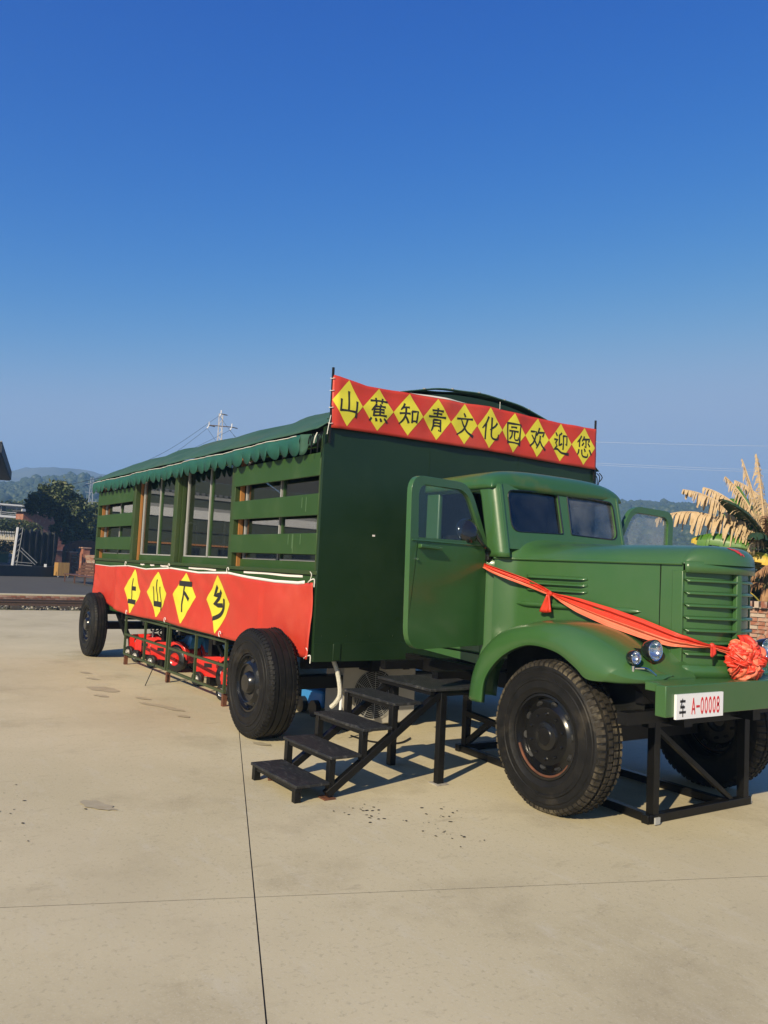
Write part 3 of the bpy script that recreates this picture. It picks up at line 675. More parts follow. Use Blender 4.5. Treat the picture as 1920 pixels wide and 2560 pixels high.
# lamps
def lamp(p, r, near, name, dirx=V((1,-.02,0.03))):
    p = V((p[0], CY(p[1], near), p[2])); d = V(dirx).normalized()
    if not near: d.y = -d.y
    q = d.to_track_quat('Y', 'Z').to_matrix().to_4x4(); M = Matrix.Translation(p) @ q
    h = MB().lathe([(-r*1.25,0),(-r*1.2,r*.35),(-r*.95,r*.75),(-r*.5,r*.98),(0,r*1.06),(.012,r*1.08),(.016,r*1.02),(.010,r*.93)], 32, M).build(name, 'black_gloss', T, smooth=True)
    MB().lathe([(.012,r*1.03),(.018,r*.98),(.016,r*.92),(.006,r*.90)], 32, M).build('bezel', 'chrome', h, smooth=True)
    MB().lathe([(.006,r*.92),(-r*.2,r*.8),(-r*.5,r*.5),(-r*.62,r*.18),(-r*.62,0)], 32, M).build('reflector', 'lamp_reflect', h, smooth=True)
    MB().lathe([(-r*.62,r*.14),(-r*.1,r*.14),(-.0,0)], 12, M).build('bulb', 'lamp_reflect', h, smooth=True)
    MB().lathe([(.010,r*.93),(.010+r*.10,r*.7),(.010+r*.16,r*.35),(.010+r*.18,0)], 32, M).build('lens', 'lamp_glass', h, smooth=True)
    return h
for near in (True, False):
    h = lamp((-3.545,4.53,1.198), .068, near, 'headlight')
    f = lamp((-3.55,4.345,1.155), .045, near, 'fog_lamp')
    MB().tube([(-3.56,CY(4.345,near),1.10),(-3.56,CY(4.345,near),1.06)], .012, 6).tube(bez([V((-3.555,CY(4.36,near),1.085)),V((-3.50,CY(4.41,near),1.085)),V((-3.47,CY(4.46,near),1.045))],5), .008, 6).build('bracket', 'chrome', f)
# bumper and plate
bu = MB().box(-3.275, -3.195, 4.205, 2*YC-4.205, .838, 1.028).box(-3.42, -3.2751, 4.29, 2*YC-4.29, .97, 1.024).build('bumper', 'cab_paint', T, bevel=.006)
pl = MB().box(-3.195, -3.178, 4.285, 4.752, .826, .975).build('license_plate', 'plate_white', bu); pl['label'] = 'white plate reading A-00008'

# ------- strokes for writing
def ribbon(pts, w0, w1=None, wm=None, n=7, smooth=True):
    pts = [V((p[0],p[1],0)) for p in pts]; pts = bez(pts, n) if smooth and len(pts) > 2 else ([pts[0].lerp(pts[-1], k/8) for k in range(9)] if len(pts) == 2 else pts)
    w1 = w0 if w1 is None else w1; out = []; N = len(pts)
    L, Rr = [], []
    for i, p in enumerate(pts):
        d = pts[min(i+1,N-1)]-pts[max(i-1,0)]; d = d.normalized() if d.length > 1e-6 else V((1,0,0)); nn = V((-d.y, d.x, 0)); t = i/(N-1)
        wd = w0+(w1-w0)*t
        if wm: wd = wd*(1-4*t*(1-t))+wm*4*t*(1-t)
        L.append(p+nn*wd/2); Rr.append(p-nn*wd/2)
    return L, Rr
def glyph(strokes, fn, bold=1.0):
    m = MB()
    for st in strokes:
        pts, w0, w1 = st[0], st[1]*bold, st[2]*bold; wm = st[3]*bold if len(st) > 3 and st[3] else None
        sm = not (len(st) > 4 and st[4])
        L, R = ribbon(pts, w0, w1, wm, smooth=sm); n = len(L)
        vs = [fn(p.x, p.y) for p in L]+[fn(p.x, p.y) for p in R]
        m.add(vs, [(i, i+1, n+i+1, n+i) for i in range(n-1)])
    return m
H_ = (7,8,5); D_ = (4,11); 
def h(a, b): return ([a, ((a[0]+b[0])/2, (a[1]+b[1])/2+1.5), b], 8, 9, 5.5)
def v(a, b): return ([a, ((a[0]+b[0])/2, (a[1]+b[1])/2), b], 9, 7, 6.5)
def pie(*p): return (list(p), 9, 2.5, 7)
def na(*p): return (list(p), 3.5, 12, 8)
def dot(a, b): return ([a, ((a[0]+b[0])/2+1, (a[1]+b[1])/2), b], 4, 10, 8)
def zh(*p): return (list(p), 8, 7, 7, True)
KAI = {
'shan': [v((50,96),(50,24)), v((17,62),(16,18)), h((15,22),(84,25)), v((87,66),(83,4))],
'jiao': [h((10,84),(90,87)), v((34,97),(37,76)), v((67,98),(62,77)), pie((38,74),(30,62),(16,45)), v((28,60),(27,24)), dot((54,74),(60,66)), h((29,62),(80,65)), h((29,51),(74,53)), h((29,40),(74,42)), h((28,27),(86,30)), v((54,65),(54,28)), pie((18,18),(14,10),(8,4)), dot((36,18),(41,5)), dot((56,18),(62,5)), dot((74,20),(90,4))],
'zhi': [pie((28,94),(22,80),(10,66)), h((21,77),(50,80)), h((5,52),(54,56)), pie((34,78),(32,48),(22,26),(5,10)), dot((33,44),(50,18)), v((62,66),(65,20)), zh((61,66),(76,67),(91,69),(88,46),(86,22)), h((64,27),(88,28))],
'qing': [h((22,86),(78,88)), h((28,74),(73,76)), h((6,60),(94,64)), v((50,98),(50,62)), pie((33,50),(32,24),(22,2)), zh((32,50),(50,51),(69,52),(69,28),(68,5),(57,10)), h((34,37),(67,38)), h((34,25),(67,26))],
'wen': [dot((45,97),(54,82)), h((8,70),(92,75)), pie((66,74),(58,48),(40,24),(8,4)), na((32,70),(48,42),(66,20),(95,4))],
'hua': [pie((36,95),(24,68),(6,46)), v((24,66),(24,2)), pie((86,76),(72,60),(46,42)), ([(55,94),(54,50),(55,22),(64,10),(80,8),(92,12),(92,30)], 9, 3, 7)],
'yuan': [v((14,91),(15,2)), zh((13,89),(50,90),(87,91),(86,46),(85,1)), h((15,9),(85,10)), h((34,74),(66,76)), h((25,58),(77,60)), pie((43,58),(40,38),(25,22)), ([(57,58),(56,36),(60,25),(70,24),(78,27),(78,38)], 8, 3, 6)],
'huan': [zh((7,74),(26,76),(43,78),(34,46),(22,26),(4,10)), dot((13,60),(46,18)), pie((62,97),(54,76),(44,60)), zh((56,76),(74,78),(93,80),(88,70),(82,60)), pie((68,64),(64,38),(40,4)), na((66,44),(78,22),(98,4))],
'ying': [pie((54,95),(46,88),(35,83)), zh((36,84),(36,60),(37,36),(44,40),(54,47)), zh((61,82),(74,83),(86,84),(85,62),(83,42),(75,47)), v((62,83),(62,20)), dot((12,92),(22,77)), zh((4,60),(14,61),(25,63),(14,46),(24,34),(12,20)), na((4,16),(28,20),(56,6),(98,4))],
'nin': [pie((28,97),(20,82),(6,66)), v((19,80),(19,46)), pie((48,97),(42,84),(33,73)), zh((43,83),(64,85),(86,87),(82,79),(76,72)), zh((60,83),(60,64),(60,47),(51,52)), pie((46,68),(40,60),(33,53)), dot((72,68),(84,53)), pie((16,36),(13,22),(7,10)), ([(33,36),(36,14),(46,6),(62,5),(72,8),(74,22)], 8, 3, 7), dot((48,42),(56,28)), dot((80,40),(95,18))],
}
BW = 15
BLOCK = {
'shang': [([(44,96),(44,12)],9,9,None,True), ([(44,58),(88,58)],16,16,None,True), ([(4,8),(96,8)],17,17,None,True)],
'shan': [([(50,98),(50,16)],8,8,None,True), ([(16,72),(16,6)],8,8,None,True), ([(12,12),(86,12)],19,19,None,True), ([(82,74),(82,-8)],8,8,None,True)],
'xia': [([(2,90),(98,90)],17,17,None,True), ([(46,90),(46,-2)],10,10,None,True), ([(50,62),(66,54),(90,40)],10,14,12,False)],
'xiang': [([(46,97),(34,84),(20,68),(40,70),(68,73)],14,13,13,True), ([(74,84),(52,62),(18,40),(44,40),(78,42)],14,13,13,True), ([(90,62),(84,34),(60,12),(10,-2)],14,13,14,False)],
}
CHE = [([(14,84),(88,84)],13,13,None,True), ([(50,98),(38,74),(20,53)],8,8,8,True), ([(18,52),(80,52)],13,13,None,True), ([(4,24),(96,24)],13,13,None,True), ([(54,66),(54,-2)],9,9,None,True)]
def ell(cx, cy, rx, ry): return [(cx+rx*cos(2*pi*k/20), cy+ry*sin(2*pi*k/20)) for k in range(21)]
LAT = {'A': [([(6,0),(50,100)],17,15,None,True), ([(50,100),(94,0)],15,17,None,True), ([(22,32),(78,32)],12,12,None,True)],
       '-': [([(0,47),(100,47)],14,14,None,True)], '0': [(ell(50,50,40,46),17,17,17,True)], '8': [(ell(50,26,40,23),16,16,16,True), (ell(50,74,36,22),16,16,16,True)]}
def plate_fn(y0, y1, z0, z1): return lambda a, b: V((-3.1765, y0+(y1-y0)*a/100, z0+(z1-z0)*b/100))
glyph(CHE, plate_fn(4.308,4.376,.842,.952)).build('lettering', 'black_print', pl, solid=.0015)
yy = 4.43
for ch, wd in (('A',.036),('-',.034),('0',.031),('0',.031),('0',.031),('0',.031),('8',.031)):
    glyph(LAT[ch], plate_fn(yy, yy+wd, .852, .948)).build('lettering', 'plate_red', pl, solid=.0015); yy += wd+.0095

# ---- doors
HP = V((-5.145, YS+.03, 0)); DD = V((.25,-.967,0)).normalized()
def build_door(near):
    # outline (s, z), hinge at s=0
    outl = round_poly([(-.02,1.07),(.99,1.07),(1.02,2.352),(.30,2.362),(.0,1.86)], [.10,.17,.14,.16,.06], 6)
    hole = round_poly([(.085,1.905),(.915,1.895),(.935,2.288),(.335,2.300)], [.02,.02,.10,.12], 6)
    vs_, fs_ = holed(outl, [hole], .045)
    nn = V((-DD.y, DD.x, 0))
    if nn.x < 0: nn = -nn
    dr = DD if near else V((-.10,-.995,0)).normalized()
    nn = V((-dr.y, dr.x, 0)); nn = -nn if nn.x < 0 else nn
    def W(p, off=0): q = HP+dr*p[0]+nn*(off)+V((0,0,p[1])); return V((q.x, CY(q.y, near), q.z))
    d = MB().add([W((p.x,p.y), p.z) for p in vs_], fs_).build('door', 'cab_paint', T, smooth=True, bevel=.006)
    d['label'] = 'open cab door with rounded window and black mirror' if near else 'open cab door with dusty glass'
    MB().prism(round_poly([(.075,1.90),(.925,1.885),(.945,2.298),(.33,2.31)], [.02,.02,.10,.12], 5), -.003, .003, lambda u, v, a: W((u,v),a)).build('pane', 'door_glass' if near else 'door_glass_dusty', d)
    # belt moulding, handle, lock
    MB().tube([W((.0,1.875),.024), W((.99,1.872),.024)], .007, 6).build('belt_moulding', 'cab_paint', d, smooth=True)
    hm = MB().add([W(p,o) for o in (.03,.058) for p in ((.66,1.812),(.915,1.820),(.915,1.843),(.66,1.832))], [(0,1,2,3),(7,6,5,4),(0,4,5,1),(1,5,6,2),(2,6,7,3),(3,7,4,0)])
    hm.add([W(p,o) for o in (.02,.05) for p in ((.88,1.815),(.912,1.815),(.912,1.845),(.88,1.845))], [(0,1,2,3),(7,6,5,4),(0,4,5,1),(1,5,6,2),(2,6,7,3),(3,7,4,0)])
    hm.build('handle', 'cab_paint', d, bevel=.004)
    c = W((.93,1.735),.024); MB().tube([c, c+nn*.012], .011, 10).build('lock', 'chrome', d)
    for z in (1.30, 1.70): MB().tube([W((-.02,z-.06),.0), W((-.02,z+.06),.0)], .014, 8).build('hinge', 'cab_paint', d)
    return d
build_door(True); build_door(False)
# mirrors
for near in (True,):
    pts = bez([V((-5.09,4.405,1.79)), V((-5.06,4.385,1.835)), V((-5.04,4.30,1.88)), V((-5.04,4.225,1.955)), V((-5.05,4.19,1.995))], 6)
    mr = MB().tube([V((p.x, CY(p.y,near), p.z)) for p in pts], [.013]*10+[.016]*15 if len(pts) == 25 else .014, 8).build('mirror', 'black_gloss', T, smooth=True)
    M = Matrix.Translation((-5.07, CY(4.155,near), 1.985)) @ V((.93,-.15,.25)).to_track_quat('Y','Z').to_matrix().to_4x4()
    MB().lathe([(-.03,0),(-.03,.085),(-.02,.098),(.0,.102),(.016,.09),(.03,.06),(.036,0)], 28, M).build('mirror_head', 'black_gloss', mr, smooth=True)
    MB().cbox((-5.10, CY(4.41,near), 1.80), .05, .05, .09).build('mirror_bracket', 'black_gloss', mr, bevel=.01)
MB().tube(bez([V((-5.10,4.4,1.80)),V((-5.13,4.405,1.74)),V((-5.135,4.41,1.70))],4), .01, 6).build('mirror_bracket', 'black_gloss', T)
# cab underside, frame rails, engine shade
for y in (4.78, 5.56): MB().box(-6.9, -3.45, y-.045, y+.045, .70, .83).build('frame_rail', 'black_steel', T)
for x in (-6.4,-5.6,-4.6,-3.6): MB().box(x-.04, x+.04, 4.3, 6.04, .72, .80).build('cross_member', 'black_steel', T)
MB().box(-5.0,-3.65, 4.86, 5.48, .83, 1.2).build('engine_shade', 'dark_inside', T)  # dark block standing in for the shade under the bonnet
MB().box(-3.66,-3.60, 4.5, 5.84, .84, .97).build('front_beam', 'black_steel', T)
MB().beam((-3.62,4.42,1.0), (-3.62,4.78,.74), .05).build('brace', 'black_steel', T)
MB().box(-6.3,-5.2, 4.50, 4.56, .98, 1.0).build('cab_lip', 'cab_paint', T)
MB().prism([(-6.1,.985),(-6.1,.955),(-5.0,.90),(-5.0,.985)], 4.43, 4.50, lambda u,v,a: V((u,a,v))).build('lower_skirt', 'cab_paint', T)

# ------------------------------------------------------------------ interior things
for k, x in enumerate((-7.6, -8.4)):
    pass
tb = thing('side_table', 'brown counter table inside the truck behind the lowest front slat opening', 'table', (-7.7, 4.15, .86))
MB().box(-8.6,-6.85, 3.88, 4.42, 1.60, 1.64).build('table_top', 'interior_wood', tb)
for x in (-8.55,-6.9):
    for y in (3.92,4.38): MB().box(x-.03, x+.03, y-.03, y+.03, .86, 1.60).build('leg', 'interior_wood', tb)
cw = MB().lathe([(0,0),(0,.05),(.04,.075),(.09,.08),(.12,.06),(.125,0)], 20, Matrix.Translation((-8.12,4.0,1.64)) @ Matrix.Rotation(pi/2,4,'X')).build('teapot', 'ceramic', smooth=True); tag(cw, 'rounded white ceramic pot on the table inside the truck', 'pot')
cg = MB().lathe([(0,0),(0,.03),(.03,.06),(.07,.065),(.10,.045),(.115,0)], 16, Matrix.Translation((-7.88,4.0,1.64)) @ Matrix.Rotation(pi/2,4,'X')).build('green_fruit', 'green_fruit', smooth=True); tag(cg, 'green round fruit on the table inside the truck', 'fruit')
cr = MB().grid(lambda u, v: V((-7.22+.34*u, 4.02+.12*sin(pi*u)*v, 1.64+.17*v*(.7+.3*sin(5*u)))), 12, 6).build('red_bag', 'cushion_red', smooth=True, solid=.04); tag(cr, 'red patterned cloth bag on the table inside the truck', 'bag')
for k, (xa, xb) in enumerate(((-11.3,-10.95),(-10.2,-9.35))):
    pass
def chair(loc, label):
    c = thing('chair', label, 'chair', loc, 'white framed chairs inside the truck'); x, y, z = loc
    MB().tube(bez([V((x-.22,y,z)),V((x-.22,y,z+1.15)),V((x-.18,y,z+1.28)),V((x+.18,y,z+1.28)),V((x+.22,y,z+1.15)),V((x+.22,y,z))],6), .016, 8).build('back_frame', 'white_metal', c, smooth=True)
    MB().box(x-.2,x+.2,y+.02,y+.42,z+.44,z+.48).build('seat', 'interior_wood', c)
    for q in (-.18,.18): MB().tube([(x+q,y+.4,z+.44),(x+q,y+.42,z)], .014, 6).build('leg', 'white_metal', c)
    MB().box(x-.19,x+.19,y+.004,y+.02,z+.6,z+.78).build('backrest', 'interior_wood', c)
chair((-10.95,4.05,.86), 'white tube framed chair with its back to the truck side window'); chair((-9.55,4.05,.86), 'white tube framed chair with its back to the truck side window')

# ------------------------------------------------------------------ banners
TOP = [(3.748,3.444),(4.109,3.395),(4.561,3.404),(4.997,3.408),(5.31,3.412),(5.661,3.430),(6.031,3.413),(6.361,3.404),(6.733,3.40),(7.093,3.40),(7.30,3.408)]
BOT = [(3.74,2.942),(4.24,2.949),(5.31,2.949),(5.686,2.952),(6.356,2.936),(7.30,2.928)]
def fb(y, q, off=0):
    zt, zb = lerp_tab(TOP, y), lerp_tab(BOT, y); z = zb+(zt-zb)*q
    x = XF+.046+.016*noise.noise(V((y*2.2,q*1.5,1)))+.006*sin(y*13+q*5)*q+.010*noise.noise(V((y*5,q*3.,7)))
    if y < 3.80: x -= .02*((3.80-y)/.06)
    return V((x+off, y, z))
B1 = thing('welcome_banner', 'long red banner with ten yellow diamonds and black characters tied above the cab', 'banner', (XF+.04, 5.5, 2.93))
MB().grid(lambda u, v: fb(3.735+3.575*u, v), 160, 14).build('cloth', 'red_cloth', B1, smooth=True, ang=80, solid=.002)
MB().grid(lambda u, v: fb(4.6+.75*u, 1.0-.0*v)+V((.001,0,.003+.016*v*sin(pi*u))), 20, 1).build('hem', 'white_hem', B1, solid=.002)
CEN = [3.904,4.248,4.607,4.962,5.321,5.668,6.007,6.358,6.73,7.10]
BND = [3.737,4.067,4.426,4.783,5.144,5.496,5.837,6.178,6.542,6.905,7.285]
for k, ch in enumerate(('shan','jiao','zhi','qing','wen','hua','yuan','huan','ying','nin')):
    y0, yc, y1 = BND[k], CEN[k], BND[k+1]
    def dia(u, v):
        a = u; half = 1-abs(a-.5)*2; yy = y0+(yc-y0)*a*2 if a < .5 else yc+(y1-yc)*(a-.5)*2
        return fb(yy, .525+(v-.5)*.92*half, .0035)
    MB().grid(dia, 20, 16).build('diamond', 'yellow_print', B1, smooth=True)
    hw = .126
    glyph(KAI[ch], lambda a, b: fb(yc+.004+hw*(a-50)/50, .515+.55*(b-50)/100, .0062), 1.12).build('character', 'black_print', B1)
for y in (3.74, 7.315):
    for q in (.08,.38,.7,.93):
        z = fb(y,q).z; MB().tube([V((XF+.02+.022*cos(a), y+.022*sin(a), z+.004*sin(a*2))) for a in [2*pi*i/10 for i in range(11)]], .0035, 5).build('tie', 'rope', B1)
MB().tube([(XF+.045,5.80,3.42),(XF+.045,5.80,3.50)], .003, 5).build('tie', 'rope', B1)
MB().tube(bez([V((XF+.03,3.735,3.06)),V((XF+.02,3.72,2.95)),V((XF+.01,3.715,2.88))],4), .004, 5).build('tie', 'rope', B1)

# side banner
STOP = [(-14.50,1.512),(-13.5,1.500),(-12.55,1.528),(-11.6,1.500),(-10.55,1.540),(-9.6,1.510),(-8.62,1.534),(-8.1,1.505),(-7.5,1.485),(-7.0,1.488),(-6.72,1.512)]
SBOT = [(-14.50,.985),(-13.6,.86),(-12.35,.785),(-10.62,.81),(-9.8,.80),(-8.52,.786),(-8.1,.95),(-7.75,1.02),(-7.1,.98),(-6.95,.83),(-6.69,.785)]
SBOT = [(-14.50,.99),(-12.9,.80),(-12.35,.785),(-10.62,.81),(-9.8,.80),(-8.52,.786),(-7.1,.80),(-6.69,.785)]
def sbn(x, q, off=0):
    zt, zb = lerp_tab(STOP, x)-.022, lerp_tab(SBOT, x); z = zb+(zt-zb)*q
    y = YN-.045-.024*noise.noise(V((x*1.1,q*1.3,4)))-.012*noise.noise(V((x*3.1+q*4,q*2.3,9)))-.014*sin(x*2.4+q*3)-.018*(1-q)*sin(x*1.7)**2
    d1 = max(0, 1-abs((x+6.9)*1.1-(q-.9)*1.2)*3); y -= .014*d1*q
    d2 = max(0, 1-abs((x+13.9)*.9+(q-.6)*.8)*3); y -= .016*d2
    if x < -13.1 or -7.75 < x < -6.75: y = max(y, YN-.045)
    return V((x, y-off, z))
B2 = thing('side_banner', 'red side banner with four yellow diamonds tied along the truck body behind the wheels', 'banner', (-10.6, YN-.05, .79))
MB().grid(lambda u, v: sbn(-14.50+7.81*u, v), 200, 20).build('cloth', 'red_cloth', B2, smooth=True, ang=80, solid=.002)
MB().grid(lambda u, v: sbn(-14.45+7.6*u, 1)+V((0,-.004,-.006+.030*v*(.3+.7*u))), 150, 1).build('hem', 'white_hem', B2, smooth=True, solid=.002)
for ch, l, t, r, b in (('shang',(-12.605,1.165),(-12.22,1.495),(-11.807,1.165),(-12.23,.80)),('shan',(-11.498,1.175),(-11.1,1.49),(-10.662,1.195),(-11.03,.83)),('xia',(-10.408,1.20),(-10.06,1.505),(-9.654,1.205),(-9.98,.83)),('xiang',(-9.319,1.195),(-8.97,1.51),(-8.588,1.187),(-8.95,.805))):
    def dia(u, v):
        x = l[0]+(r[0]-l[0])*u; xm = (t[0]+b[0])/2; fl = (x-l[0])/(xm-l[0]) if x < xm else (r[0]-x)/(r[0]-xm)
        mz = l[1]+(r[1]-l[1])*u; zt = mz+(t[1]-mz)*fl; zb = mz+(b[1]-mz)*fl
        z = zb+(zt-zb)*v; x += .03*sin(z*14)*(1 if ch in ('shang','shan') else .2)
        z0, z1 = lerp_tab(SBOT,x), lerp_tab(STOP,x); return sbn(x, min(.995,(z-z0)/(z1-z0)), .0035)
    MB().grid(dia, 24, 14).build('diamond', 'yellow_print', B2, smooth=True)
    xc = (t[0]+b[0])/2+.01; hw = .21; zm = (l[1]+r[1])/2
    def gf(a, bb):
        x = xc+hw*(a-50)/50; z = zm-.005+.40*(bb-50)/100; z0, z1 = lerp_tab(SBOT,x), lerp_tab(STOP,x)
        x += .03*sin(z*14)*(1 if ch in ('shang','shan') else .2)
        return sbn(x, (z-z0)/(z1-z0), .0065)
    glyph(BLOCK[ch], gf).build('character', 'black_print', B2)
for x, z in ((-6.70,1.50),(-6.70,.80)):
    MB().tube(bez([V((x-.06,YN-.06,z-.01)),V((x-.01,YN-.065,z+.01)),V((x+.02,YN-.04,z+.02)),V((x+.005,YN-.03,z-.05))],5), .006, 6).tube(bez([V((x-.02,YN-.065,z)),V((x,YN-.06,z+.06)),V((x-.015,YN-.07,z+.09))],4), .004, 5).build('tie', 'rope', B2)
for x, z in ((-12.35,.82),(-10.62,.84),(-8.75,.83),(-10.6,1.55),(-12.56,1.54),(-8.63,1.55)):
    MB().tube([V((x+.03*cos(a), YN-.075, z+.03*sin(a))) for a in [2*pi*i/9 for i in range(8)]], .005, 5).build('tie', 'rope', B2)

# ------------------------------------------------------------------ ribbon and rosette
RB = thing('red_ribbon', 'long red satin ribbon sash knotted along the bonnet from the mirror to the rosette', 'ribbon', (-4.2, 4.6, 1.4))
def hs_y(x): return YC-hood_half(x)
cl = [(-5.11,YS-.01,1.715,.02),(-5.0,YS+.02,1.675,.028),(-4.80,4.555,1.60,.030),(-4.62,4.585,1.545,.022),(-4.545,4.60,1.522,.008),
      (-4.47,4.60,1.50,.020),(-4.30,4.63,1.45,.050),(-4.05,4.675,1.385,.065),(-3.80,4.72,1.325,.064),(-3.60,4.755,1.277,.052),(-3.52,4.79,1.262,.040),(-3.44,4.88,1.243,.018),(-3.41,4.945,1.235,.008),(-3.375,5.00,1.222,.018),(-3.33,5.07,1.205,.018)]
cpts = bez([V(c[:3]) for c in cl], 8); cw_ = [lerp_tab([(i*8, c[3]) for i, c in enumerate(cl)], k) for k in range(len(cpts))]
def rib(u, v):
    k = min(len(cpts)-1, int(round(u*(len(cpts)-1)))); p = cpts[k]; wd = cw_[k]
    a = (v-.5)*2; f = .010*sin(a*7+u*5)*min(1,wd/.03)+.006*sin(a*15+u*9)
    out = V((.35,-.9,0)) if u < .72 else V((.85,-.5,0))
    sag = V((0,0,-1)); drop = .3*wd*(1 if a < 0 else 0)*0
    return p+out.normalized()*(.022+f)+V((.25*wd*a,0,wd*a))
N_ = len(cpts)-1
MB().grid(lambda u, v: rib(u,.42+.58*v), N_, 18).build('sash', 'satin', RB, smooth=True, solid=.003, ang=80)
MB().grid(lambda u, v: rib(u,.44*v)+V((.004,-.008,0))*(1-v), N_, 10).build('sash_fold', 'satin_light', RB, smooth=True, solid=.003, ang=80)
kp = V((-4.545,4.575,1.52))
MB().grid(lambda u, v: kp+V((.01,-.02,0))+V(((.012+.055*v)*(u-.5)*2-.03*v, -.014*sin(u*9)-.012, -.135*v-.012*sin(u*3.1))), 10, 6).build('knot_tail', 'satin', RB, smooth=True, solid=.004, ang=80)
MB().lathe([(-.02,0),(-.018,.014),(0,.024),(.018,.014),(.02,0)], 10, Matrix.Translation(kp+V((0,-.015,0)))).build('knot', 'satin', RB, smooth=True)
kp2 = V((-3.40,4.945,1.237))
MB().lathe([(-.03,0),(-.02,.018),(0,.024),(.02,.016),(.03,0)], 10, Matrix.Translation(kp2) @ Matrix.Rotation(.6,4,'Z')).build('knot', 'satin', RB, smooth=True)
MB().grid(lambda u, v: kp2+V((.02,-.01,0))+V((.02*v, .03*(u-.5)*2-.03*v, -.06*v-.01*sin(u*5))), 6, 4).build('knot_tail', 'satin', RB, smooth=True, solid=.004)
RO = thing('red_rosette', 'big crumpled red satin rosette flower fixed to the front of the grille', 'rosette', (-3.30, 5.16, 1.12))
rc = V((-3.285, 5.15, 1.155)); rnd = random.Random(11)
ax = V((.93,-.28,.10)).normalized(); eu = ax.orthogonal().normalized(); ev = ax.cross(eu)
for ring, (n, rad, up, size) in enumerate(((13,.09,.0,.068),(12,.075,.03,.068),(10,.055,.06,.064),(8,.03,.09,.056),(4,.01,.11,.04))):
    for k in range(n):
        a = 2*pi*k/n+ring*.5+rnd.uniform(-.15,.15); d = eu*cos(a)+ev*sin(a); sd = ax.cross(d)
        base = rc+d*rad*.35+ax*up*.6; s1, s2, s3 = rnd.uniform(-.3,.3), rnd.uniform(2.5,4.5), rnd.random()*6; L = size*rnd.uniform(.85,1.2); wdt = size*rnd.uniform(.75,1.05)
        def pet(u, v):
            b = (v-.5)*2; t = u; prof = sin(pi*(.10+t*.66))**.55
            cup = .35*L*(b*b)*prof; fold = .13*L*sin(b*s2*1.6+s3)*t+.06*L*sin(b*9+t*5+s3)
            curl = -.8*L*max(0,t-.55)**1.4*2
            return base+d*(L*1.05*t+rad*.55*t)+sd*(b*wdt*prof*(1-.25*t))+ax*(.32*L*sin(t*2.2)+cup*.8+fold+curl+s1*L*b*.4)
        MB().grid(pet, 12, 16).build('petal', 'satin' if (k+ring) % 3 else 'satin_light', RO, smooth=True, solid=.003, ang=80)

# ------------------------------------------------------------------ stairs
SX0, SX1 = -5.84, -5.11
S_ = thing('steel_steps', 'black steel staircase with five worn treads leading up to the cab', 'stairs', (-5.47, 3.5, 0))
TR = ((2.755,3.025,.125),(3.02,3.28,.300),(3.285,3.54,.478),(3.55,3.80,.650),(3.88,4.52,.742))
for k, (y0, y1, z) in enumerate(TR):
    MB().box(SX0-.01, SX1+.01, y0, y1, z-.022, z).build('tread', 'tread_steel', S_, bevel=.004)
    MB().box(SX0, SX1, y0+.015, y0+.05, z-.05, z-.0225).build('tread_bearer', 'black_steel', S_)
for x in (SX0+.035, SX1-.035):
    MB().beam((x, 3.02, .03), (x, 4.02, .71), .055, .055).build('stringer', 'black_steel', S_, bevel=.004)
    for (y, z0, z1) in ((2.785,0,.102),(3.05,.02 if x > -5.5 else .03,.277),(3.315,.22,.455),(3.575,.38,.627),(4.03,0,.72)):
        w2 = .05 if y < 4 else .058
        MB().box(x-w2/2, x+w2/2, y-w2/2, y+w2/2, z0, z1).build('post', 'black_steel', S_, bevel=.003)
    MB().cbox((x, 3.03, .006), .10, .09, .010).build('foot_plate', 'rust', S_)
MB().cbox((SX1-.035, 4.03, .0045), .12, .11, .007).build('foot_plate', 'gravel', S_)
MB().beam((SX0+.035,4.45,.71),(SX1-.035,4.45,.71), .05).build('bearer', 'black_steel', S_)
for x in (SX0+.035,SX1-.035): MB().beam((x,4.0,.70),(x,4.5,.70), .045).build('bearer', 'black_steel', S_)
tgb = MB().tube(bez([V((-5.75,2.86,.012)),V((-5.70,2.93,.02)),V((-5.62,2.98,.02)),V((-5.5,3.0,.012))],5), .018, 6).build('twine_bundle', 'rust', smooth=True); tag(tgb, 'short rusty scrap lying under the lowest black step', 'scrap')

# support frame under the cab
F_ = thing('support_frame', 'black steel box frame standing on the concrete under the truck front', 'frame', (-4.8, 5.3, 0))
b_ = .058
def bar(a, b, w=b_, name='rail'): return MB().beam(a, b, w).build(name, 'black_steel', F_, bevel=.003)
bar((-3.735,4.72,.031),(-3.735,5.92,.031)); bar((-3.70,4.775,.0315),(-6.05,4.95,.0315)); bar((-3.765,5.66,.0315),(-6.05,5.70,.0315))
bar((-6.0,4.9,.0325),(-6.0,5.75,.0325))
for x, y in ((-3.735,4.80),(-3.735,5.85),(-5.95,4.96),(-5.95,5.66)): bar((x,y,.06),(x,y,.70), .062, 'post')
bar((-3.737,4.83,.63),(-3.737,5.70,.06), .035, 'brace')
bar((-3.735,4.7,.68),(-3.735,5.95,.68)); bar((-5.95,4.8,.68),(-5.95,5.9,.68))
bar((-5.92,4.96,.10),(-5.60,4.96,.34), .05, 'brace'); bar((-5.95,4.955,.36),(-5.4,4.95,.32), .05, 'brace')
bar((-4.85,4.885,.06),(-4.85,4.885,.70), .05, 'post')
for x, y in ((-3.672,4.773),(-3.735,5.925)): MB().cbox((x,y,.031), .012 if x > -3.7 else .05, .05 if x > -3.7 else .012, .045).build('end_cap', 'white_metal', F_)

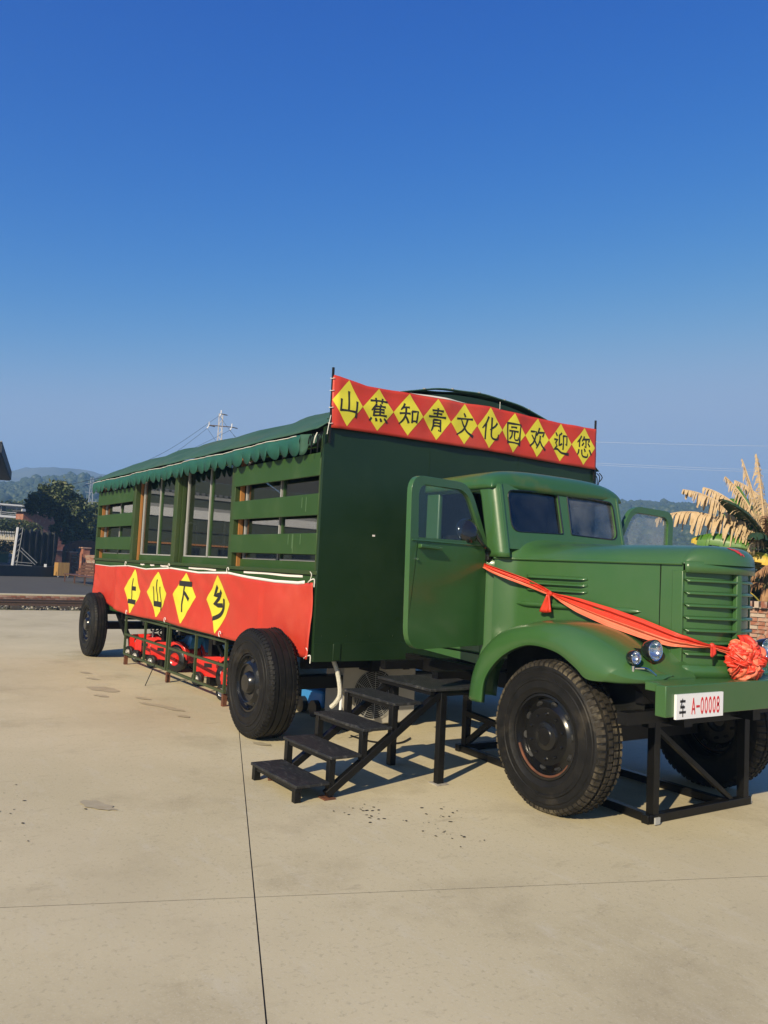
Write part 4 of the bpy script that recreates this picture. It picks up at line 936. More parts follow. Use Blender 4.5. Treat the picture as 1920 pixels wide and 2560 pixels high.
# green rack with toys under the body
RK = thing('storage_rack', 'low green metal rack frame of open squares under the truck side', 'rack', (-10.8, 3.77, 0))
def rk(a, b, w=.03): MB().beam(a, b, w).build('bar', 'rack_green', RK)
ry = 3.77
for z in (.165,.46,.735): rk((-12.74,ry,z),(-10.80,ry,z)); rk((-10.73,ry,z),(-8.80,ry,z))
for x in (-12.73,-11.77,-10.81,-10.72,-9.76,-8.82): rk((x,ry-.002,.15),(x,ry-.002,.76))
for x in (-12.7,-10.77,-8.85): MB().cbox((x,ry+.02,.068),.05,.05,.134).build('foot', 'rust', RK)
MB().tube([(-10.62,3.55,.26),(-10.55,3.42,.0)], .006, 5).build('prop_rod', 'black_steel', RK)
def tractor(loc, rz, label, first=[None]):
    if first[0] is None:
        t = thing('toy_tractor', label, 'toy tractor', (0,0,0), 'ride-on toy tractors under the truck')
        # local: nose toward -X
        MB().prism(round_poly([(-.40,.12),(-.43,.30),(-.36,.335),(-.02,.37),(.0,.12)],[.03,.05,.03,.02,.02],3), -.10,.10, lambda u,v,a: V((u,a,v))).build('bonnet', 'toy_red', t, bevel=.012)
        MB().prism(round_poly([(-.05,.10),(-.05,.24),(.10,.30),(.30,.30),(.34,.12)],.03,3), -.12,.12, lambda u,v,a: V((u,a,v))).build('body', 'toy_red', t, bevel=.012)
        for s in (-1,1):
            MB().prism([(.02,.24)]+[(.17+.20*cos(radians(a)),.20+.20*sin(radians(a))) for a in range(160,-11,-17)]+[(.34,.22)]+[(.17+.155*cos(radians(a)),.20+.155*sin(radians(a))) for a in range(0,161,20)], .13*s,.20*s, lambda u,v,a: V((u,a,v))).build('mudguard', 'toy_red', t, bevel=.006)
            M = Matrix.Translation((.17,.215*s,.165)) @ (Matrix.Rotation(pi,4,'Z') if s > 0 else Matrix.Identity(4))
            wb = MB().lathe([(0,.085),(0,.15),(.012,.165),(.07,.165),(.08,.15),(.08,.085)],26,M).build('wheel','toy_black',t,smooth=True,ang=40)
            MB().lathe([(.01,.088),(-.006,.08),(.006,.065),(.012,.03),(-.01,.028),(-.012,0)],20,M).build('rim','toy_red',wb,smooth=True)
            M = Matrix.Translation((-.34,.165*s,.085)) @ (Matrix.Rotation(pi,4,'Z') if s > 0 else Matrix.Identity(4))
            wf_ = MB().lathe([(0,.045),(0,.075),(.01,.085),(.05,.085),(.055,.045)],20,M).build('wheel','toy_black',t,smooth=True,ang=40)
            MB().lathe([(.008,.048),(-.004,.04),(.006,.02),(-.01,.015),(-.012,0)],16,M).build('rim','toy_silver',wf_,smooth=True)
            MB().cbox((-.22,.1025*s,.25),.12,.004,.045).build('badge','toy_black',t)
            M = Matrix.Translation((-.425,.06*s,.275)) @ Matrix.Rotation(-pi/2,4,'Z')
            MB().lathe([(.0,.03),(-.02,.026),(-.028,0)],12,M).build('lamp','toy_silver',t,smooth=True)
        MB().cbox((-.437,0,.22),.008,.09,.11).build('grille','toy_black',t,bevel=.003)
        MB().prism(round_poly([(.06,.30),(.30,.30),(.36,.46),(.31,.48),(.26,.36),(.06,.345)],.025,3), -.10,.10, lambda u,v,a: V((u,a,v))).build('seat','toy_blue',t,bevel=.012)
        MB().tube([(-.05,0,.34),(.03,0,.44)],.014,6).tube([V((.035+.02*cos(a),.085*sin(a),.445+.07*cos(a)*.6)) for a in [2*pi*k/16 for k in range(17)]],.012,6).build('steering_wheel','toy_black',t)
        MB().tube([(-.22,.04,.35),(-.22,.04,.45)],.016,8).build('chimney','toy_silver',t)
        first[0] = t
    else:
        t = copy_tree(first[0]); t['label'] = label
    t.matrix_basis = Matrix.Translation(loc) @ Matrix.Rotation(rz,4,'Z') @ Matrix.Scale(1.12,4)
for (x, y, rz, lb) in ((-13.3,4.18,.42,'red toy tractor at the end of the rack nearest the rear wheel, outside its frame'),(-12.72,4.12,.42,'red toy tractor behind the first square of the green rack'),(-12.02,4.14,.42,'red toy tractor with big red rim behind the upright pair of the green rack'),(-10.12,4.14,.42,'red toy tractor between the upright pair and the front body wheel'),(-8.98,4.02,.42,'red toy tractor half hidden by the front body wheel')):
    tractor((x+.05,y+.20,.0), rz, lb)
# far row of toys in blue
tv = thing('blue_toy_truck', 'blue plastic toy truck in the shade behind the front body wheel', 'toy truck', (-8.1,4.7,0))
MB().box(-8.35,-7.85,4.5,4.85,.10,.28).build('body','toy_blue',tv,bevel=.03)
MB().box(-8.2,-8.0,4.55,4.8,.28,.42).build('cab','toy_blue',tv,bevel=.03)
for x in (-8.25,-7.95):
    for y in (4.47,4.86): MB().lathe([(-.03,0),(-.03,.09),(.03,.09),(.03,0)],16,Matrix.Translation((x,y,.09))).build('wheel','toy_black',tv,smooth=True)
tv = thing('blue_toy_car', 'navy blue toy car parked upright inside the green rack', 'toy car', (-10.9,4.75,0))
MB().prism(round_poly([(-11.2,.18),(-11.15,.42),(-10.9,.55),(-10.6,.5),(-10.55,.18)],.05,3),4.55,4.95,lambda u,v,a: V((u,a,v))).build('body','toy_blue',tv,bevel=.02)
for x in (-11.08,-10.68):
    for y in (4.53,4.97): MB().lathe([(-.03,0),(-.03,.10),(.03,.10),(.03,0)],16,Matrix.Translation((x,y,.10))).build('wheel','toy_black',tv,smooth=True)
for k, (dx, dy, lb) in enumerate(((-1.15,-.05,'navy blue toy car behind the leftmost squares of the green rack'),(1.35,.0,'navy blue toy car behind the rack square next to the front body wheel'))):
    c = copy_tree(tv); c.matrix_basis = Matrix.Translation(V((-10.9+dx,4.75+dy,0))) @ Matrix.Rotation(.4-.9*k,4,'Z'); c['label'] = lb
# air conditioner outdoor unit
AC = thing('air_conditioner', 'cream air conditioner outdoor unit with round wire fan guard under the truck', 'air conditioner', (-7.3,4.75,0))
MB().box(-7.48,-7.13,4.32,5.22,.05,.70).build('casing','ac_body',AC,bevel=.012)
for y in (4.45,5.08): MB().box(-7.45,-7.16,y-.04,y+.04,0,.05).build('foot','ac_dark',AC)
MB().lathe([(0,0),(0,.25),(.004,.25),(.004,0)],36,Matrix.Translation((-7.128,4.70,.36)) @ Matrix.Rotation(pi/2,4,'Z')).build('fan_opening','ac_dark',AC)
fg = MB()
for r in [.03+.02*k for k in range(12)]: fg.tube([V((-7.115,4.70+r*cos(a),.36+r*sin(a))) for a in [2*pi*k/30 for k in range(31)]],.0022,4,caps=False)
for k in range(12): a = 2*pi*k/12; fg.tube([(-7.113,4.70+.02*cos(a),.36+.02*sin(a)),(-7.117,4.70+.26*cos(a),.36+.26*sin(a))],.003,4)
fg.build('fan_guard','white_metal',AC)
MB().box(-7.129,-7.126,5.05,5.13,.60,.64).build('badge','ac_dark',AC)
o = MB().tube(bez([V((-6.78,3.98,.78)),V((-6.75,4.03,.62)),V((-6.75,4.06,.45)),V((-6.80,4.05,.36)),V((-6.85,4.03,.31))],6),[.022]*25,8).build('insulated_pipe','pipe_wrap',smooth=True); tag(o,'cream taped air conditioner pipe hanging below the front panel','pipe')
o = MB().tube([(-6.76,4.085,.44),(-6.77,4.08,.12)],.014,8).build('white_pipe','plate_white',smooth=True); tag(o,'thin straight white plastic drain pipe beside the taped pipe','pipe')
o = MB().tube(bez([V((-6.9,4.3,.012)),V((-6.6,4.35,.012)),V((-6.45,4.55,.012)),V((-6.6,4.8,.012))],6),.008,6).build('cable','black_steel',smooth=True); tag(o,'black cable lying on the concrete behind the steps','cable')
# ================================================================== surroundings
exec_bg = True
# ---- railway track, kerb, platform
GB = MB(); rnd = random.Random(21)
for k in range(2600):
    x = -24.75-rnd.random()**1.0*1.9; y = rnd.uniform(-6,16); s_ = rnd.uniform(.02,.055)
    c = V((x,y,.03+.06*min(1,(-24.75-x)/.5)*rnd.random()))
    vs = [c+V((rnd.uniform(-1,1),rnd.uniform(-1,1),rnd.uniform(-.7,.9)))*s_ for _ in range(5)]
    GB.add(vs,[(0,1,2),(0,2,3),(0,3,4),(1,2,3),(1,3,4),(0,1,4)])
o = GB.build('gravel','gravel'); tag(o,'pale gravel ballast between the concrete yard and the rails','gravel',kind='stuff')
TRK = thing('railway_track','rusty railway track on dark sleepers in front of the brick kerb','railway',(-26,5,0))
for x in (-25.25,-26.3):
    MB().box(x-.05,x+.05,-14,24,.10,.115).box(x-.012,x+.012,-14,24,.115,.20).box(x-.035,x+.035,-14,24,.20,.235).build('rail','rail_rust',TRK)
for k in range(54): MB().box(-26.75,-24.98,-13+.66*k,-12.76+.66*k,.02,.10).build('sleeper','sleeper',TRK)
KB = thing('brick_kerb','low weathered red brick kerb wall along the railway track','wall',(-27.2,5,0))
MB().box(-27.35,-27.22,-14,24,-.02,.29).build('mortar_core','mortar',KB)
rnd = random.Random(4); bm_ = {}
def brick_mesh(mi, sx, sy, sz):
    key = (mi,sx,sy,sz)
    if key not in bm_:
        o = MB().cbox((0,0,0),sx,sy,sz).build('brick','brick%d'%mi); bm_[key] = o.data; bpy.data.objects.remove(o)
    return bm_[key]
def brick(parent, loc, mi, size, rz=0):
    o = bpy.data.objects.new('brick', brick_mesh(mi,*size)); COL.objects.link(o); o.parent = parent
    M = parent.matrix_basis if parent.parent is None else parent.parent.matrix_basis @ parent.matrix_parent_inverse @ parent.matrix_basis
    o.matrix_parent_inverse = M.inverted(); o.matrix_basis = Matrix.Translation(loc) @ Matrix.Rotation(rz,4,'Z'); return o
for c in range(4):
    for k in range(24):
        y = 1.9+.25*k+(.125 if c % 2 else 0)
        brick(KB,(-27.235+rnd.uniform(-.008,.008),y,.04+.072*c),rnd.choice((0,0,1,2,3)),(.11,.235,.06))
MB().box(-27.62,-27.20,-14,24,.292,.33).build('kerb_cap','concrete',KB)
pf = MB().box(-140,-27.62,-30,60,-.04,.30).build('platform','asphalt'); tag(pf,kind='structure')
# stage
SG = thing('stage','low black stage block with black carpet beyond the platform','stage',(-55,9,.3))
sd = [P3(-81.9,47),P3(-78.05,49.5),P3(-78.05,60),P3(-81.9,58)]
MB().prism([(p.x,p.y) for p in sd],.30,.86,lambda u,v,a: V((u,v,a))).build('platform_block','stage_black',SG)
BD = thing('stage_backdrop','tall black cloth backdrop hung on a frame at the back of the stage','backdrop',P3(-79.5,50,.86))
pa, pb = P3(-80.62,49), P3(-78.3,50.5)
rnd = random.Random(9); rag = [rnd.random() for _ in range(60)]
def bdf(u, v):
    p = pa.lerp(pb,u); zt = 1.65+50*(.0245)+.22*(noise.noise(V((u*9,0,0))))+.12*noise.noise(V((u*30,2,0)))-.1*u; p.z = .87+(zt-.87)*v
    return p+V((.12*sin(u*40)+.05*noise.noise(V((u*30,v*2,0))),0,0))
MB().grid(bdf,90,8).build('cloth','stage_black',BD,smooth=True,solid=.01,ang=80)
for q in (0,1):
    p = pa.lerp(pb,q); MB().beam((p.x-.15,p.y,.86),(p.x-.15,p.y,2.85),.07).build('post','stage_black',BD)
MB().beam((pb.x+.1,pb.y-.5,.87),(pb.x-.1,pb.y-.05,2.2),.04).build('brace','stage_black',BD)
TS = thing('white_truss','white lattice truss leg with slanting brace at the stage edge','truss',P3(-80.63,48.6,.86))
a0, a1 = P3(-80.70,48.3,.87), P3(-80.55,48.3,2.92); sdv = V((.0,.22,0))
MB().beam(a0,a1,.10).build('chord','white_paint',TS); MB().tube([a0+sdv,a1+sdv+V((0,.05,0))],.018,6).build('chord','white_metal',TS)
for k in range(7): MB().tube([a0.lerp(a1,k/7),a0.lerp(a1,(k+1)/7)+sdv],.012,5).build('lacing','white_metal',TS)
for q in (0,.10): MB().tube([a0.lerp(a1,.42)+sdv+V((0,q,q)),a0+V((0,1.15+q,.08+q))],.018,5).build('brace','white_metal',TS)
for q in (.06,.20): MB().tube([a0+V((0,0,q)),a0+V((0,1.0,q-.05))],.015,5).build('brace','white_metal',TS)
sk = MB().cbox(P3(-78.75,48.4,.93),.06,.12,.16).build('white_box','white_paint'); tag(sk,'tiny white power box standing on the black stage','box')
# crate
cx, cy = -51.8, 11.05
CR = thing('wooden_cabinet','wheeled yellow wooden cabinet of vertical boards beside the stage','cabinet',(cx,cy+.4,.3))
e_ = V((-.21,.98,0)).normalized(); p0 = P3(-77.99,48.7,0); ewd = .66
MB().cbox(p0+e_*ewd/2+V((-.26,-.05,.76)),.46,ewd-.02,.72,.21).build('carcass','crate_wood',CR)
for k in range(8): MB().cbox(p0+e_*(ewd*(k+.5)/8)+V((-.02,0,.76)),.025,ewd/8-.012,.74,.21).build('board','crate_wood',CR)
for q in (.06,ewd-.06): MB().lathe([(-.02,0),(-.02,.05),(.02,.05),(.02,0)],12,Matrix.Translation(p0+e_*q+V((-.05,0,.35)))).build('castor','white_metal',CR)
# bench
BN = thing('slatted_bench','long low dark brown wooden bench with sloping back on the platform','bench',(-41,9.4,.3))
bA, bB = P3(-77.65,42.5), P3(-75.6,36.5)
dv = (bB-bA).normalized(); nv = V((-dv.y,dv.x,0)); 
if nv.y < 0: nv = -nv
for k in range(4): MB().beam(bA+nv*(.08+.14*k)+V((0,0,.66)),bB+nv*(.08+.14*k)+V((0,0,.66)),.12,.035).build('slat','bench_wood',BN)
for k in range(4): MB().beam(bA+nv*(.60+.10*k)+V((0,0,.76+.14*k)),bB+nv*(.60+.10*k)+V((0,0,.76+.14*k)),.025,.125,up=(0,0,1)).build('back_slat','bench_wood',BN)
for q in (.03,.35,.66,.97):
    p = bA.lerp(bB,q)
    for a in (.06,.5): MB().beam(p+nv*a+V((0,0,.30)),p+nv*a+V((0,0,.645)),.05).build('leg','bench_wood',BN)
    MB().beam(p+nv*.52+V((0,0,.6)),p+nv*.94+V((0,0,1.22)),.04).build('back_support','bench_wood',BN)
# brick wall with pillars, left
BW_ = thing('brick_garden_wall','pale red brick garden wall with capped pillars behind the brown bench','wall',P3(-76.8,53,.3))
wa, wb = P3(-77.2,54), P3(-75.2,50)
wd = (wb-wa).normalized(); wl = (wb-wa).length; ang_ = atan2(wd.y,wd.x)
MB().beam(wa+V((0,0,.93)),wb+V((0,0,.93)),.20,1.27).build('wall_core','mortar',BW_)
rnd = random.Random(14); wn = V((wd.y,-wd.x,0)); 
if wn.x < 0: wn = -wn
for c in range(16):
    for k in range(int(wl/.26)):
        if len(bm_) > 900: break
        p = wa+wd*(.13+.26*k+(.13 if c%2 else 0))+wn*.105+V((0,0,.36+.075*c))
        if (p-wa).dot(wd) < wl: brick(BW_,p,rnd.choice((1,3,3,4,0)),(.235,.05,.062),ang_)
for q, hgt in ((.02,1.72),(.44,2.0)):
    p = wa+wd*wl*q; MB().cbox(p+wn*.05+V((0,0,.3+(hgt-.3)/2)),.42,.42,hgt-.3,ang_).build('pillar','far_brick',BW_); MB().cbox(p+wn*.05+V((0,0,hgt+.03)),.54,.54,.07,ang_).build('pillar_cap','brick3',BW_)
MB().beam(wa+V((0,0,1.59)),wb+V((0,0,1.59)),.28,.05).build('coping','brick3',BW_)
# dark arched oven & cart behind wall
OV = thing('arched_brick_oven','dark arched brick oven with roof beyond the garden wall','oven',P3(-76.6,60,.3))
MB().prism([(-1.2,.3),(1.2,.3),(1.2,1.9)]+[(1.2*cos(radians(a)),1.9+.7*sin(radians(a))) for a in range(15,180,15)]+[(-1.2,1.9)],-.6,.6,lambda u,v,a: P3(-76.5,60)+V((.2*u-a,u,v))).build('dome','rust',OV)
MB().cbox(P3(-76.75,58.5,1.2),.5,.7,1.6,.2).build('stove','slate',OV)
# bins, fence, stone wall
for k, (az_, zt) in enumerate(((-81.75,1.72),(-81.25,1.8))):
    b = thing('wheelie_bin','green plastic wheelie bin with hinged lid by the stone wall','bin',P3(az_,66,.3),'green bins by the stone wall'); p = P3(az_,66)
    MB().prism([(-.24,.42),(.24,.42),(.32,1.45),(-.32,1.45)],-.3,.3,lambda u,v,a: p+V((a,u,v))).build('body','bin_green',b,bevel=.02)
    MB().cbox(p+V((0,0,1.51)),.72,.72,.10).build('lid','bin_green',b,bevel=.02)
    for s in (-.25,.25): MB().lathe([(-.03,0),(-.03,.1),(.03,.1),(.03,0)],12,Matrix.Translation(p+V((0.1,s,.40)))).build('wheel','toy_black',b)
SW = thing('stone_wall','rough pale rubble stone retaining wall behind the bins','wall',P3(-80.6,70,.3)); rnd = random.Random(31)
s0, s1 = P3(-83.5,70), P3(-79.5,72)
MB().beam(s0+V((-.3,0,.85)),s1+V((-.3,0,.85)),.3,1.1).build('wall_core','mortar',SW)
for k in range(150):
    t = rnd.random(); p = s0.lerp(s1,t)+V((0,0,.4+1.0*rnd.random())); r = rnd.uniform(.10,.2)
    vs = [p+V((cos(a)*.12,sin(a)*r,0))+V((0,0,rnd.uniform(-.03,.03))) for a in [2*pi*i/6 for i in range(6)]]+[p+V((.03,0,r*.8)),p-V((0,0,r*.8))]
    MB().add(vs,[(i,(i+1)%6,6) for i in range(6)]+[((i+1)%6,i,7) for i in range(6)]).build('stone',rnd.choice(('gravel','brick4','pole_concrete')),SW)
def hedge(name, label, c, sx, sy, sz, n, mats, seed=1, leaf=.16):
    rnd = random.Random(seed); ms = [MB() for _ in mats]
    for k in range(n):
        u = V((rnd.gauss(0,1),rnd.gauss(0,1),rnd.gauss(0,1))).normalized()*(rnd.random()**.35)
        p = V(c)+V((u.x*sx,u.y*sy,u.z*sz)); lq(ms[rnd.randrange(len(mats))],p,leaf,rnd)
    t = thing(name,label,'shrub',(c[0],c[1],max(0,c[2]-sz)))
    for m, q in zip(ms,mats):
        if m.f: o = m.build('foliage',q,t,fix=False); o['kind'] = 'stuff'
    MB().tube([(c[0],c[1],c[2]-sz),(c[0],c[1],c[2]+sz*.3)],.06,6).build('stem','bark',t)
    return t
def lq(m, p, s, rnd, long=1.6):
    a = V((rnd.gauss(0,1),rnd.gauss(0,1),rnd.gauss(0,.7))).normalized(); b = a.orthogonal().normalized(); b = (Matrix.Rotation(rnd.random()*6.28,3,a) @ b); s = s*rnd.uniform(.7,1.3)
    m.add([p-a*s*long*.5,p+b*s*.33,p+a*s*long*.5,p-b*s*.33],[(0,1,2,3)])
FE = thing('bar_fence','white vertical bar fence in front of the yellow wall','fence',P3(-81.2,74,.3))
fA, fB = P3(-84,74), P3(-80.55,75)
for k in range(36): p = fA.lerp(fB,k/35); MB().beam(p+V((0,0,2.35)),p+V((0,0,3.25)),.045).build('bar','white_paint',FE)
for z in (2.5,3.1): MB().beam(fA+V((.04,0,z)),fB+V((.04,0,z)),.05).build('rail','slate',FE)
YW = thing('yellow_garden_wall','pale yellow rendered wall behind the bar fence','wall',P3(-81.2,80,.3)); MB().beam(P3(-85,80,1.75),P3(-79.6,81,1.75),.3,2.9).build('wall','yellow_wall',YW)
hedge('dark_hedge','dark trimmed hedge below the white bar fence',P3(-81.9,72.3,1.9),.5,2.6,.55,2500,('leaf_b','leaf_a'),2,.14)
hedge('dark_shrub','dark round shrub rising behind the bar fence',P3(-80.9,77,3.6),1.0,2.6,.8,2500,('leaf_b','leaf_a'),3,.16)
# ---- white house
WH = thing('white_house','white two storey house with open balcony and flat roof slab','house',P3(-82,104,.3))
hA, hB = P3(-86.5,104), P3(-80.45,106); hd = (hB-hA).normalized(); hn = V((hd.y,-hd.x,0)); 
if hn.x < 0: hn = -hn
hl_ = (hB-hA).length
def hbx(t0, t1, d0, d1, z0, z1, m, name):
    a = hA+hd*(hl_*t0); b = hA+hd*(hl_*t1); vs = [p+hn*d for d in (d0,d1) for p in (a,b)]
    MB().add([q+V((0,0,z)) for z in (z0,z1) for q in (vs[0],vs[1],vs[3],vs[2])],[(3,2,1,0),(4,5,6,7),(0,1,5,4),(1,2,6,5),(2,3,7,6),(3,0,4,7)]).build(name,m,WH)
hbx(0,1,-6,0,.3,5.45,'pale_wall','wall'); hbx(0,1.02,-6.4,1.5,5.45,5.70,'white_paint','floor_slab'); hbx(0,.88,-6,-1.4,5.70,6.85,'slate','upper_wall'); hbx(0,1.13,-6.6,1.6,6.86,7.02,'white_paint','roof_slab')
hbx(.55,.72,-1.4,-1.35,5.7,6.6,'yellow_wall','upper_bay'); hbx(.58,.63,-1.35,-1.3,5.72,6.4,'dark_window','door')
for t in (.45,.55,.66,.78,.93,1.0): hbx(t,t+.008,1.2,1.28,5.7,6.86,'white_metal','column')
hbx(.3,1.0,1.2,1.24,6.05,6.10,'white_paint','railing'); hbx(.3,1.0,1.2,1.24,5.85,5.88,'white_paint','railing')
hbx(.60,.69,0,.05,3.4,4.8,'dark_window','window'); hbx(.80,.90,0,.05,3.6,4.9,'dark_window','window'); hbx(.70,.78,0,.06,3.0,4.9,'yellow_wall','panel')
# ---- brick building
RB_ = thing('red_brick_house','red brick house with white edged flat roof behind the tree','house',P3(-79,82,.3))
bA_, bB_ = P3(-80.28,80), P3(-74.0,86); bd = (bB_-bA_).normalized(); bn = V((bd.y,-bd.x,0)); 
if bn.x < 0: bn = -bn
def bbx(t0,t1,d0,d1,z0,z1,m,name,parent=RB_):
    L = (bB_-bA_).length; a = bA_+bd*L*t0; b = bA_+bd*L*t1; q = [a+bn*d0,b+bn*d0,b+bn*d1,a+bn*d1]
    return MB().add([p+V((0,0,z)) for z in (z0,z1) for p in q],[(3,2,1,0),(4,5,6,7),(0,1,5,4),(1,2,6,5),(2,3,7,6),(3,0,4,7)]).build(name,m,parent)
bbx(0,1,-1.2,0,.3,5.15,'far_brick','wall'); bbx(-.03,.46,-1.3,.4,5.16,5.30,'slate','roof'); bbx(-.04,.24,.4,.5,5.18,5.40,'white_paint','roof_edge')
bbx(.40,.50,.0,.06,2.0,3.6,'dark_window','window'); bbx(.50,.51,0,.08,1.9,3.7,'pale_wall','window_frame'); bbx(.72,.80,0,.06,2.0,3.6,'dark_window','window')
bbx(.28,1.0,.0,.5,1.85,1.95,'brick3','ledge')
# ---- trees
def tree(label, base, h, crown, n, seed, mats=('leaf_a','leaf_b','leaf_c'), leaf=.22, limbs=6, group=None, tr=.16):
    rnd = random.Random(seed); base = V(base); t = thing('leafy_tree',label,'tree',base,group)
    tp = base+V((rnd.uniform(-.2,.2),rnd.uniform(-.3,.3),h*.55))
    tk = MB().tube(bez([base,base.lerp(tp,.5)+V((.1,.12,0)),tp],5),[tr*(1-.5*k/10) for k in range(11)],9)
    ends = []
    for c, r in crown:
        p = base+V(c); tk.tube(bez([tp-V((0,0,h*.12*rnd.random())),tp.lerp(p,.5)+V((rnd.uniform(-.2,.2),rnd.uniform(-.2,.2),.1)),p],4),[tr*.45*(1-.75*k/8) for k in range(9)],6)
    tk.build('trunk','bark',t,smooth=True)
    ms = [MB() for _ in mats]; tot = sum(r[0]*r[1]*r[2] for c, r in crown)**1
    for c, r in crown:
        m = int(n*(r[0]*r[1]*r[2])/tot); cl = []
        for k in range(max(10,m//38)):
            u = V((rnd.gauss(0,1),rnd.gauss(0,1),rnd.gauss(0,1))).normalized()*(.45+.6*rnd.random()**.6); cl.append(V((u.x*r[0],u.y*r[1],u.z*r[2])))
        for k in range(m):
            q = rnd.choice(cl)+V((rnd.gauss(0,1)*r[0],rnd.gauss(0,1)*r[1],rnd.gauss(0,1)*r[2]))*.13
            lq(ms[rnd.choices(range(len(mats)),(5,4,2)[:len(mats)])[0]],base+V(c)+q,leaf,rnd)
    for m, q in zip(ms,mats):
        if m.f: o = m.build('crown',q,t,fix=False); o['kind'] = 'stuff'
    return t
b = P3(-78.45,62,.3)
tree('broad dark leafy tree with visible trunk in front of the red brick house',b,7,[((0,.1,5.1),(1.0,1.2,1.15)),((0,-1.15,4.75),(1.0,.8,.75)),((0,1.3,4.2),(1.0,1.0,1.1)),((0,2.3,3.3),(.9,.8,1.0)),((.2,.7,2.9),(.8,.9,.6)),((.2,1.5,2.2),(.7,.8,.5))],15000,1,leaf=.20,tr=.2)
tree('smaller bushy tree between the big tree and the truck rear',P3(-76.2,66,.3),5.6,[((0,0,4.2),(1.1,1.0,1.0)),((0,.7,3.2),(1,.9,.8)),((0,-.8,3.2),(1,.9,.9)),((.3,.2,2.2),(.8,.9,.5))],9000,2,leaf=.2)
for k, (a, d, hh) in enumerate(((-84,130,9.0),(-82.6,125,8.6),(-81.6,128,9.2),(-80.7,132,9.4),(-79.9,126,8.4),(-83.3,120,8.8),(-77.2,128,9),(-74.6,122,8.5),(-72,126,8))):
    tree('dark rounded tree in the wood behind the houses',P3(a,d,0),hh,[((0,0,hh*.68),(1.6,1.9,hh*.26)),((0,1.2,hh*.5),(1.5,1.5,hh*.22)),((0,-1.2,hh*.5),(1.5,1.5,hh*.22))],2600,40+k,('leaf_b','leaf_a'),.42,group='wood behind the houses')
# ---- shed on the left (eave corner in view; its gable is mirrored in the truck windows)
SH = thing('long_shed','dark long shed roof with deep eave and white fascia','shed',(-35,-4,0))
c1 = V((-65.5,10.2,7.0)); c2 = V((-47.6,6.82,7.0)); sdv = (c2-c1).normalized(); out = V((-sdv.y,sdv.x,0)); 
if out.y > 0: out = -out
def shq(t0,t1,d0,d1): L = (c2-c1).length; return [c1+sdv*L*t0+out*d0,c1+sdv*L*t1+out*d0,c1+sdv*L*t1+out*d1,c1+sdv*L*t0+out*d1]
def shb(t0,t1,d0,d1,z0,z1,m,name,dz0=0,dz1=0):
    q = shq(t0,t1,d0,d1); dd = (0,0,1,1)
    MB().add([V((p.x,p.y,z0+(dz1 if dd[i] else dz0))) for i,p in enumerate(q)]+[V((p.x,p.y,z1+(dz1 if dd[i] else dz0))) for i,p in enumerate(q)],[(3,2,1,0),(4,5,6,7),(0,1,5,4),(1,2,6,5),(2,3,7,6),(3,0,4,7)]).build(name,m,SH)
shb(0,1,0,32,6.99,7.10,'shed_dark','roof_slope',.30,6.3); shb(0,1,32,64,6.99,7.10,'shed_dark','roof_slope',6.3,.3)
shb(.985,.993,1.0,32,6.80,6.98,'shed_dark','gable',.2,6.0); shb(.985,.993,32,62,6.80,6.98,'shed_dark','gable',6.0,.2)
MB().add([V((*q.xy,z)) for q,z in zip((shq(.99,.99,1,1)[0],shq(.99,.99,32,32)[0],shq(.99,.99,62,62)[0]),(6.8,12.9,6.8))],[(0,1,2)]).build('gable_panel','shed_dark',SH,solid=.05)
shb(0,1,.0,.08,6.84,7.42,'slate','fascia'); shb(0,1,.08,2.4,6.78,6.84,'shed_dark','soffit'); shb(0,1,.005,.085,7.425,7.47,'white_metal','gutter')
shb(.985,.995,1.0,62,.3,6.78,'shed_green','end_wall'); shb(.02,.985,2.4,2.6,.3,6.78,'shed_dark','side_wall')
shb(.995,1.0,.9,62,4.30,4.85,'white_paint','end_fascia'); shb(.995,1.0,.9,62,4.86,5.05,'white_metal','end_band'); shb(.995,.999,.9,62,2.55,2.65,'orange_trim','trim'); shb(.995,.999,.9,62,3.4,3.44,'slate','trim')
for k in range(18): shb(.9955,.999,2.0+3.1*k,3.6+3.1*k,.3,2.4,'dark_window','door')
for k in range(138):
    p = shq(1,1,.6+.44*k,.8+.44*k)[0]; MB().cbox((p.x,p.y,5.92),.06,.22,.16,.19).build('corrugation','white_metal',SH)
shb(.996,1.0,.6,62,5.62,5.83,'white_metal','end_beam')
# ---- lattice pole and wires
PO = thing('lattice_power_pole','pale lattice power pole with crossarms and insulators beyond the truck','power pole',P3(-68.2,72,0))
pb_ = P3(-68.2,72); ht = ZT(72,.1814); u_ = V((cos(radians(68.2)),sin(radians(68.2)),0)); u_ = V((sin(radians(90-68.2)),cos(radians(90-68.2)),0)); u_ = V((.371,.929,0))
for s in (-1,1): MB().beam(pb_+u_*s*.26,pb_+u_*s*.15+V((0,0,ht-.3)),.07).build('chord','pole_concrete',PO)
for k in range(30):
    z0 = (ht-.3)*k/30; z1 = (ht-.3)*(k+1)/30; s = 1 if k%2 else -1; w0 = .26-.11*k/30
    MB().beam(pb_+u_*s*w0+V((0,0,z0)),pb_-u_*s*w0+V((0,0,z1)),.05).build('lacing','pole_concrete',PO)
za = ZT(72,.162)
MB().beam(pb_+u_*-.98+V((0,0,za)),pb_+u_*1.0+V((0,0,za-.02)),.07).build('crossarm','rail_rust',PO); MB().beam(pb_+V((0,0,ht-.35)),pb_+u_*.55+V((0,0,ht-.42)),.06).build('crossarm','rail_rust',PO)
